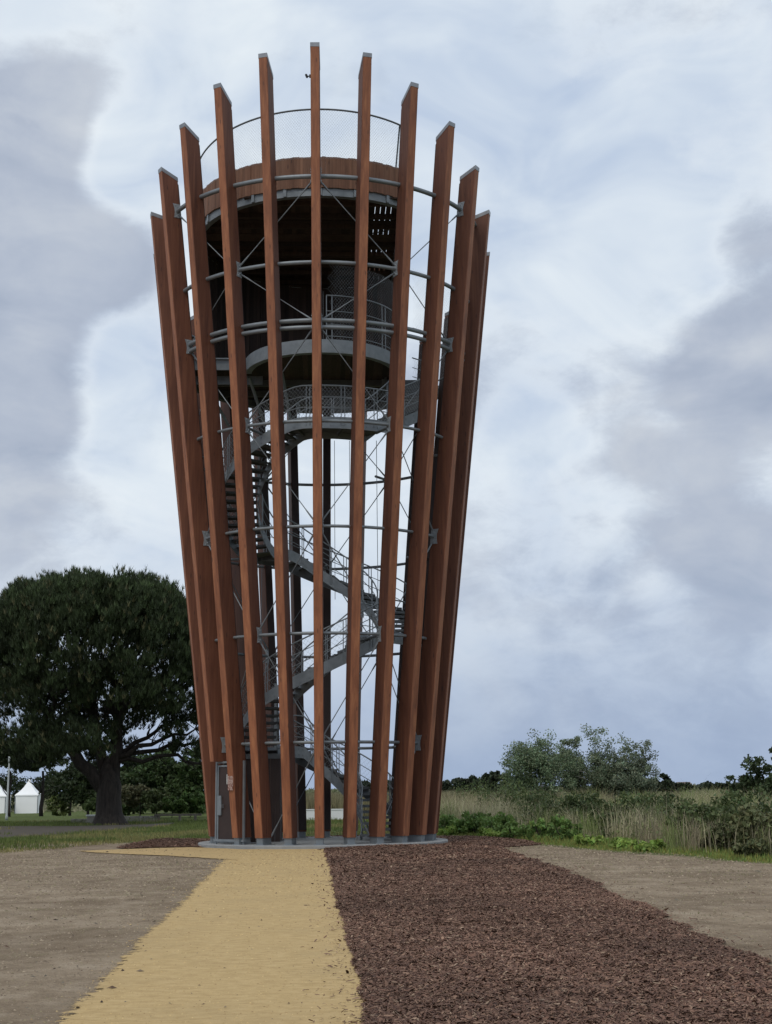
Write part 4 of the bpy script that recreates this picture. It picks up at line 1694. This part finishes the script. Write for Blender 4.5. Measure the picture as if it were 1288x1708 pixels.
# darker broad trees behind, on the left
GL = 'broad trees behind the stone pine'
for (px, top, Y, rx, lo, lab) in ((20, 1225, 58, 2.6, .50, 'dark tree with a bare trunk in front of the white tents'),
                             (74, 1225, 62, 2.2, .52, 'dark slender tree beside the white tent, behind the pine'),
                             (120, 1262, 92, 3.6, .02, 'dense dark tree beyond the lawn behind the pine'),
                             (-6, 1283, 165, 5.0, .0, 'far tree rising behind the white tent next to the lamp post'),
                             (62, 1292, 170, 4.6, .0, 'far tree rising behind the closed white tent and the slender tree'),
                             (150, 1270, 84, 2.4, .0, 'shorter dense tree just left of the pine trunk')):
    p = at(px, top, Y)
    z0 = float(gz(p[0], Y))
    broad_tree('broadleaf_tree', p[0], Y, p[2] - z0, rx, (.028, .042, .016), lab, 'tree', GL, True, 0, lo, 46, 60, .22, 'bark', .11, .75, 3)
GR = 'thicket between the pine and the tower'
for (px, top, Y, rx, base) in ((225, 1262, 62, 2.5, (.034, .056, .018)), (258, 1243, 66, 3.0, (.036, .060, .018)), (298, 1240, 64, 3.0, (.034, .056, .017)), (335, 1250, 60, 2.6, (.040, .066, .020)),
                           (375, 1256, 66, 2.8, (.034, .056, .018)), (415, 1262, 70, 2.8, (.036, .058, .018)), (450, 1275, 72, 2.6, (.036, .058, .018)), (205, 1285, 56, 1.8, (.032, .05, .017))):
    p = at(px, top, Y)
    z0 = float(gz(p[0], Y))
    broad_tree('thicket_tree', p[0], Y, p[2] - z0, rx, base, 'leafy green thicket tree, %s from the pine trunk towards the tower' % ORD[sorted((225, 258, 298, 335, 375, 415, 450, 205)).index(px)], 'tree', GR, True, 0, .0, 46, 66, .20, 'bark', .1, .75, 3)
for (px, top, Y, rx, base, lab) in ((235, 1303, 46, 1.5, (.085, .085, .045), 'pale yellowish flowering shrub right of the pine trunk'),
                                   (262, 1312, 45, 1.3, (.060, .080, .030), 'grey-green shrub beside the pale flowering shrub'),
                                   (318, 1320, 46, 1.4, (.055, .095, .026), 'bright green bush behind the wooden rail'),
                                   (288, 1330, 45, 1.2, (.060, .10, .026), 'low bright green bush by the end of the wooden rail'),
                                   (154, 1333, 52, .75, (.050, .075, .025), 'small round bush touching the left of the pine trunk'),
                                   (95, 1328, 84, 1.3, (.085, .11, .032), 'light green rounded bush on the lawn near the tent')):
    p = at(px, top, Y)
    z0 = float(gz(p[0], Y))
    broad_tree('shrub', p[0], Y, p[2] - z0, rx, base, lab, 'bush', None, True, 0, .0, 30, 60, .13, 'bark', .08, .8, 2)

# ------------------------------------------------------------------ small things on the left
# pagoda tents


def tent(px0, px1, y_eave, y_base, y_peak, Y, label):
    a, b_ = at(px0, y_base, Y), at(px1, y_base, Y)
    w = b_[0] - a[0]
    z0 = a[2]
    ze, zp = at(px0, y_eave, Y)[2] - z0, at(px0, y_peak, Y)[2] - z0
    e = tag(empty('marquee_tent', ((a[0] + b_[0]) / 2, Y + w / 2, z0)), label, 'tent', None)
    h = w / 2
    for (cx_, cy_, sx_, sy_, nm) in ((0, -h, w - .06, .03, 'wall_panel'), (0, h, w - .06, .03, 'wall_panel'), (-h, 0, .03, w - .06, 'wall_panel'), (h, 0, .03, w - .06, 'wall_panel')):
        MB().box((cx_, cy_, ze / 2), (sx_, sy_, ze)).build(nm, 'white_canvas', e)
    mb = MB()
    V, F = [], []
    prof = [(1.06, ze - .12), (1.06, ze), (.72, ze + (zp - ze) * .22), (.42, ze + (zp - ze) * .48), (.18, ze + (zp - ze) * .78), (.03, zp)]
    for s_, zz in prof:
        for (i, j) in ((-1, -1), (0, -1), (1, -1), (1, 0), (1, 1), (0, 1), (-1, 1), (-1, 0)):
            V.append((i * h * s_, j * h * s_, zz))
    for q in range(len(prof) - 1):
        for i in range(8):
            F.append((q * 8 + i, q * 8 + (i + 1) % 8, q * 8 + 8 + (i + 1) % 8, q * 8 + 8 + i))
    F.append(tuple((len(prof) - 1) * 8 + i for i in range(8)))
    mb.add(V, F)
    mb.build('roof', 'white_canvas', e)
    for i in (-1, 1):
        for j in (-1, 1):
            MB().box((i * (h + .03), j * (h + .03), ze / 2), (.07, .07, ze)).build('tent_pole', 'galvanised_steel', e)
    return e


tent(25, 62, 1326, 1357, 1300, 120, 'white pagoda tent with closed walls between two dark trunks')
tent(-32, 8, 1328, 1357, 1302, 117, 'white pagoda tent cut off by the dark tree, beside the lamp post')

pl_ = at(11, 1367, 44.3)
pz = float(gz(pl_[0], 44.3))
lp = tag(empty('lamp_post', (pl_[0], 44.3, pz)), 'slim pale grey lamp post standing before the white tents', 'lamp post')
MB().tube([(0, 0, -.05), (0, 0, .25), (0, 0, .27), (.02, 0, 3.3)], [.085, .085, .06, .045], 8).build('pole', 'lamp_paint', lp, True)
MB().tube([(.02, 0, 3.28), (.02, 0, 3.4), (.02, 0, 3.68)], [.05, .07, .06], 8).build('lantern', 'lamp_paint', lp, True)

# dry stone wall beside the pine
def stone_wall(px0, px1, Y, h, label):
    a, b_ = at(px0, 1368, Y), at(px1, 1368, Y)
    e = tag(empty('stone_wall', ((a[0] + b_[0]) / 2, Y, float(gz(a[0], Y)))), label, 'wall')
    w = b_[0] - a[0]
    meshes = []
    rows = 2
    x = -w / 2
    for r_ in range(rows):
        x = -w / 2
        while x < w / 2 - .08:
            L = rng.uniform(.16, .36)
            hh = h / rows
            mb = MB()
            v = []
            for k_ in (-1, 1):
                for j in (-1, 1):
                    for i in (-1, 1):
                        v.append((x + L / 2 + i * (L / 2 - .012) * rng.uniform(.85, 1), j * .16 * rng.uniform(.8, 1), hh * (r_ + .5) + k_ * (hh / 2 - .008) * rng.uniform(.85, 1)))
            mb.hexa(v).build('stone', 'stone', e)
            x += L
    return e


stone_wall(206, 262, 36.5, .34, 'low dry stone wall right of the pine trunk')
stone_wall(118, 145, 36.5, .22, 'short low run of stones left of the pine trunk')
p = at(154, 1369, 35.8)
bz = float(gz(p[0], 35.8))
blk = tag(empty('stone_bench', (p[0], 35.8, bz)), 'square stone bench with pale top by the pine trunk', 'bench')
MB().box((0, 0, .40), (.62, .5, .07)).build('top_slab', 'white_paint', blk)
MB().box((0, 0, .18), (.5, .4, .37)).build('base', 'stone', blk)

# wooden rail fence
a, b_ = at(262, 1368, 36.3), at(338, 1368, 36.3)
rf_ = tag(empty('rail_fence', (a[0], 36.3, float(gz(a[0], 36.3)))), 'low weathered wooden rail on posts in front of the bushes', 'fence')
w = b_[0] - a[0]
for u in (.04, .5, .84):
    MB().tube([(w * u, 0, -.05), (w * u, 0, .36)], .07, 8).build('fence_post', 'grey_timber', rf_)
MB().box((w / 2 - .1, -.02, .36), (w + .1, .09, .11)).build('rail', 'grey_timber', rf_)

# low white wall behind the tower
a, b_ = at(492, 1367, 33.2), at(590, 1367, 33.2)
ww = tag(empty('low_white_wall', ((a[0] + b_[0]) / 2, 33.2, float(gz(a[0], 33.2)))), 'low white painted wall on the grass behind the tower', 'wall')
w = b_[0] - a[0]
MB().box((0, 0, .24), (w, .25, .5)).build('wall_body', 'white_paint', ww)
MB().box((0, 0, .515), (w + .06, .31, .05)).build('coping', 'white_paint', ww)


# reeds behind the tower, seen between the posts
def back_reeds():
    n = 9000
    x = rng.uniform(-3, 9, n)
    y = rng.uniform(36, 60, n)
    h = rng.uniform(.9, 1.5, n)
    c = np.array([(.26, .23, .13)]) * rng.uniform(.5, 1.3, n)[:, None]
    blades('back_reeds', x, y, h, np.full(n, .045), c, 'pale reeds growing behind the low white wall', 'reeds', lean=.14)


back_reeds()

scene.render.engine = 'CYCLES'
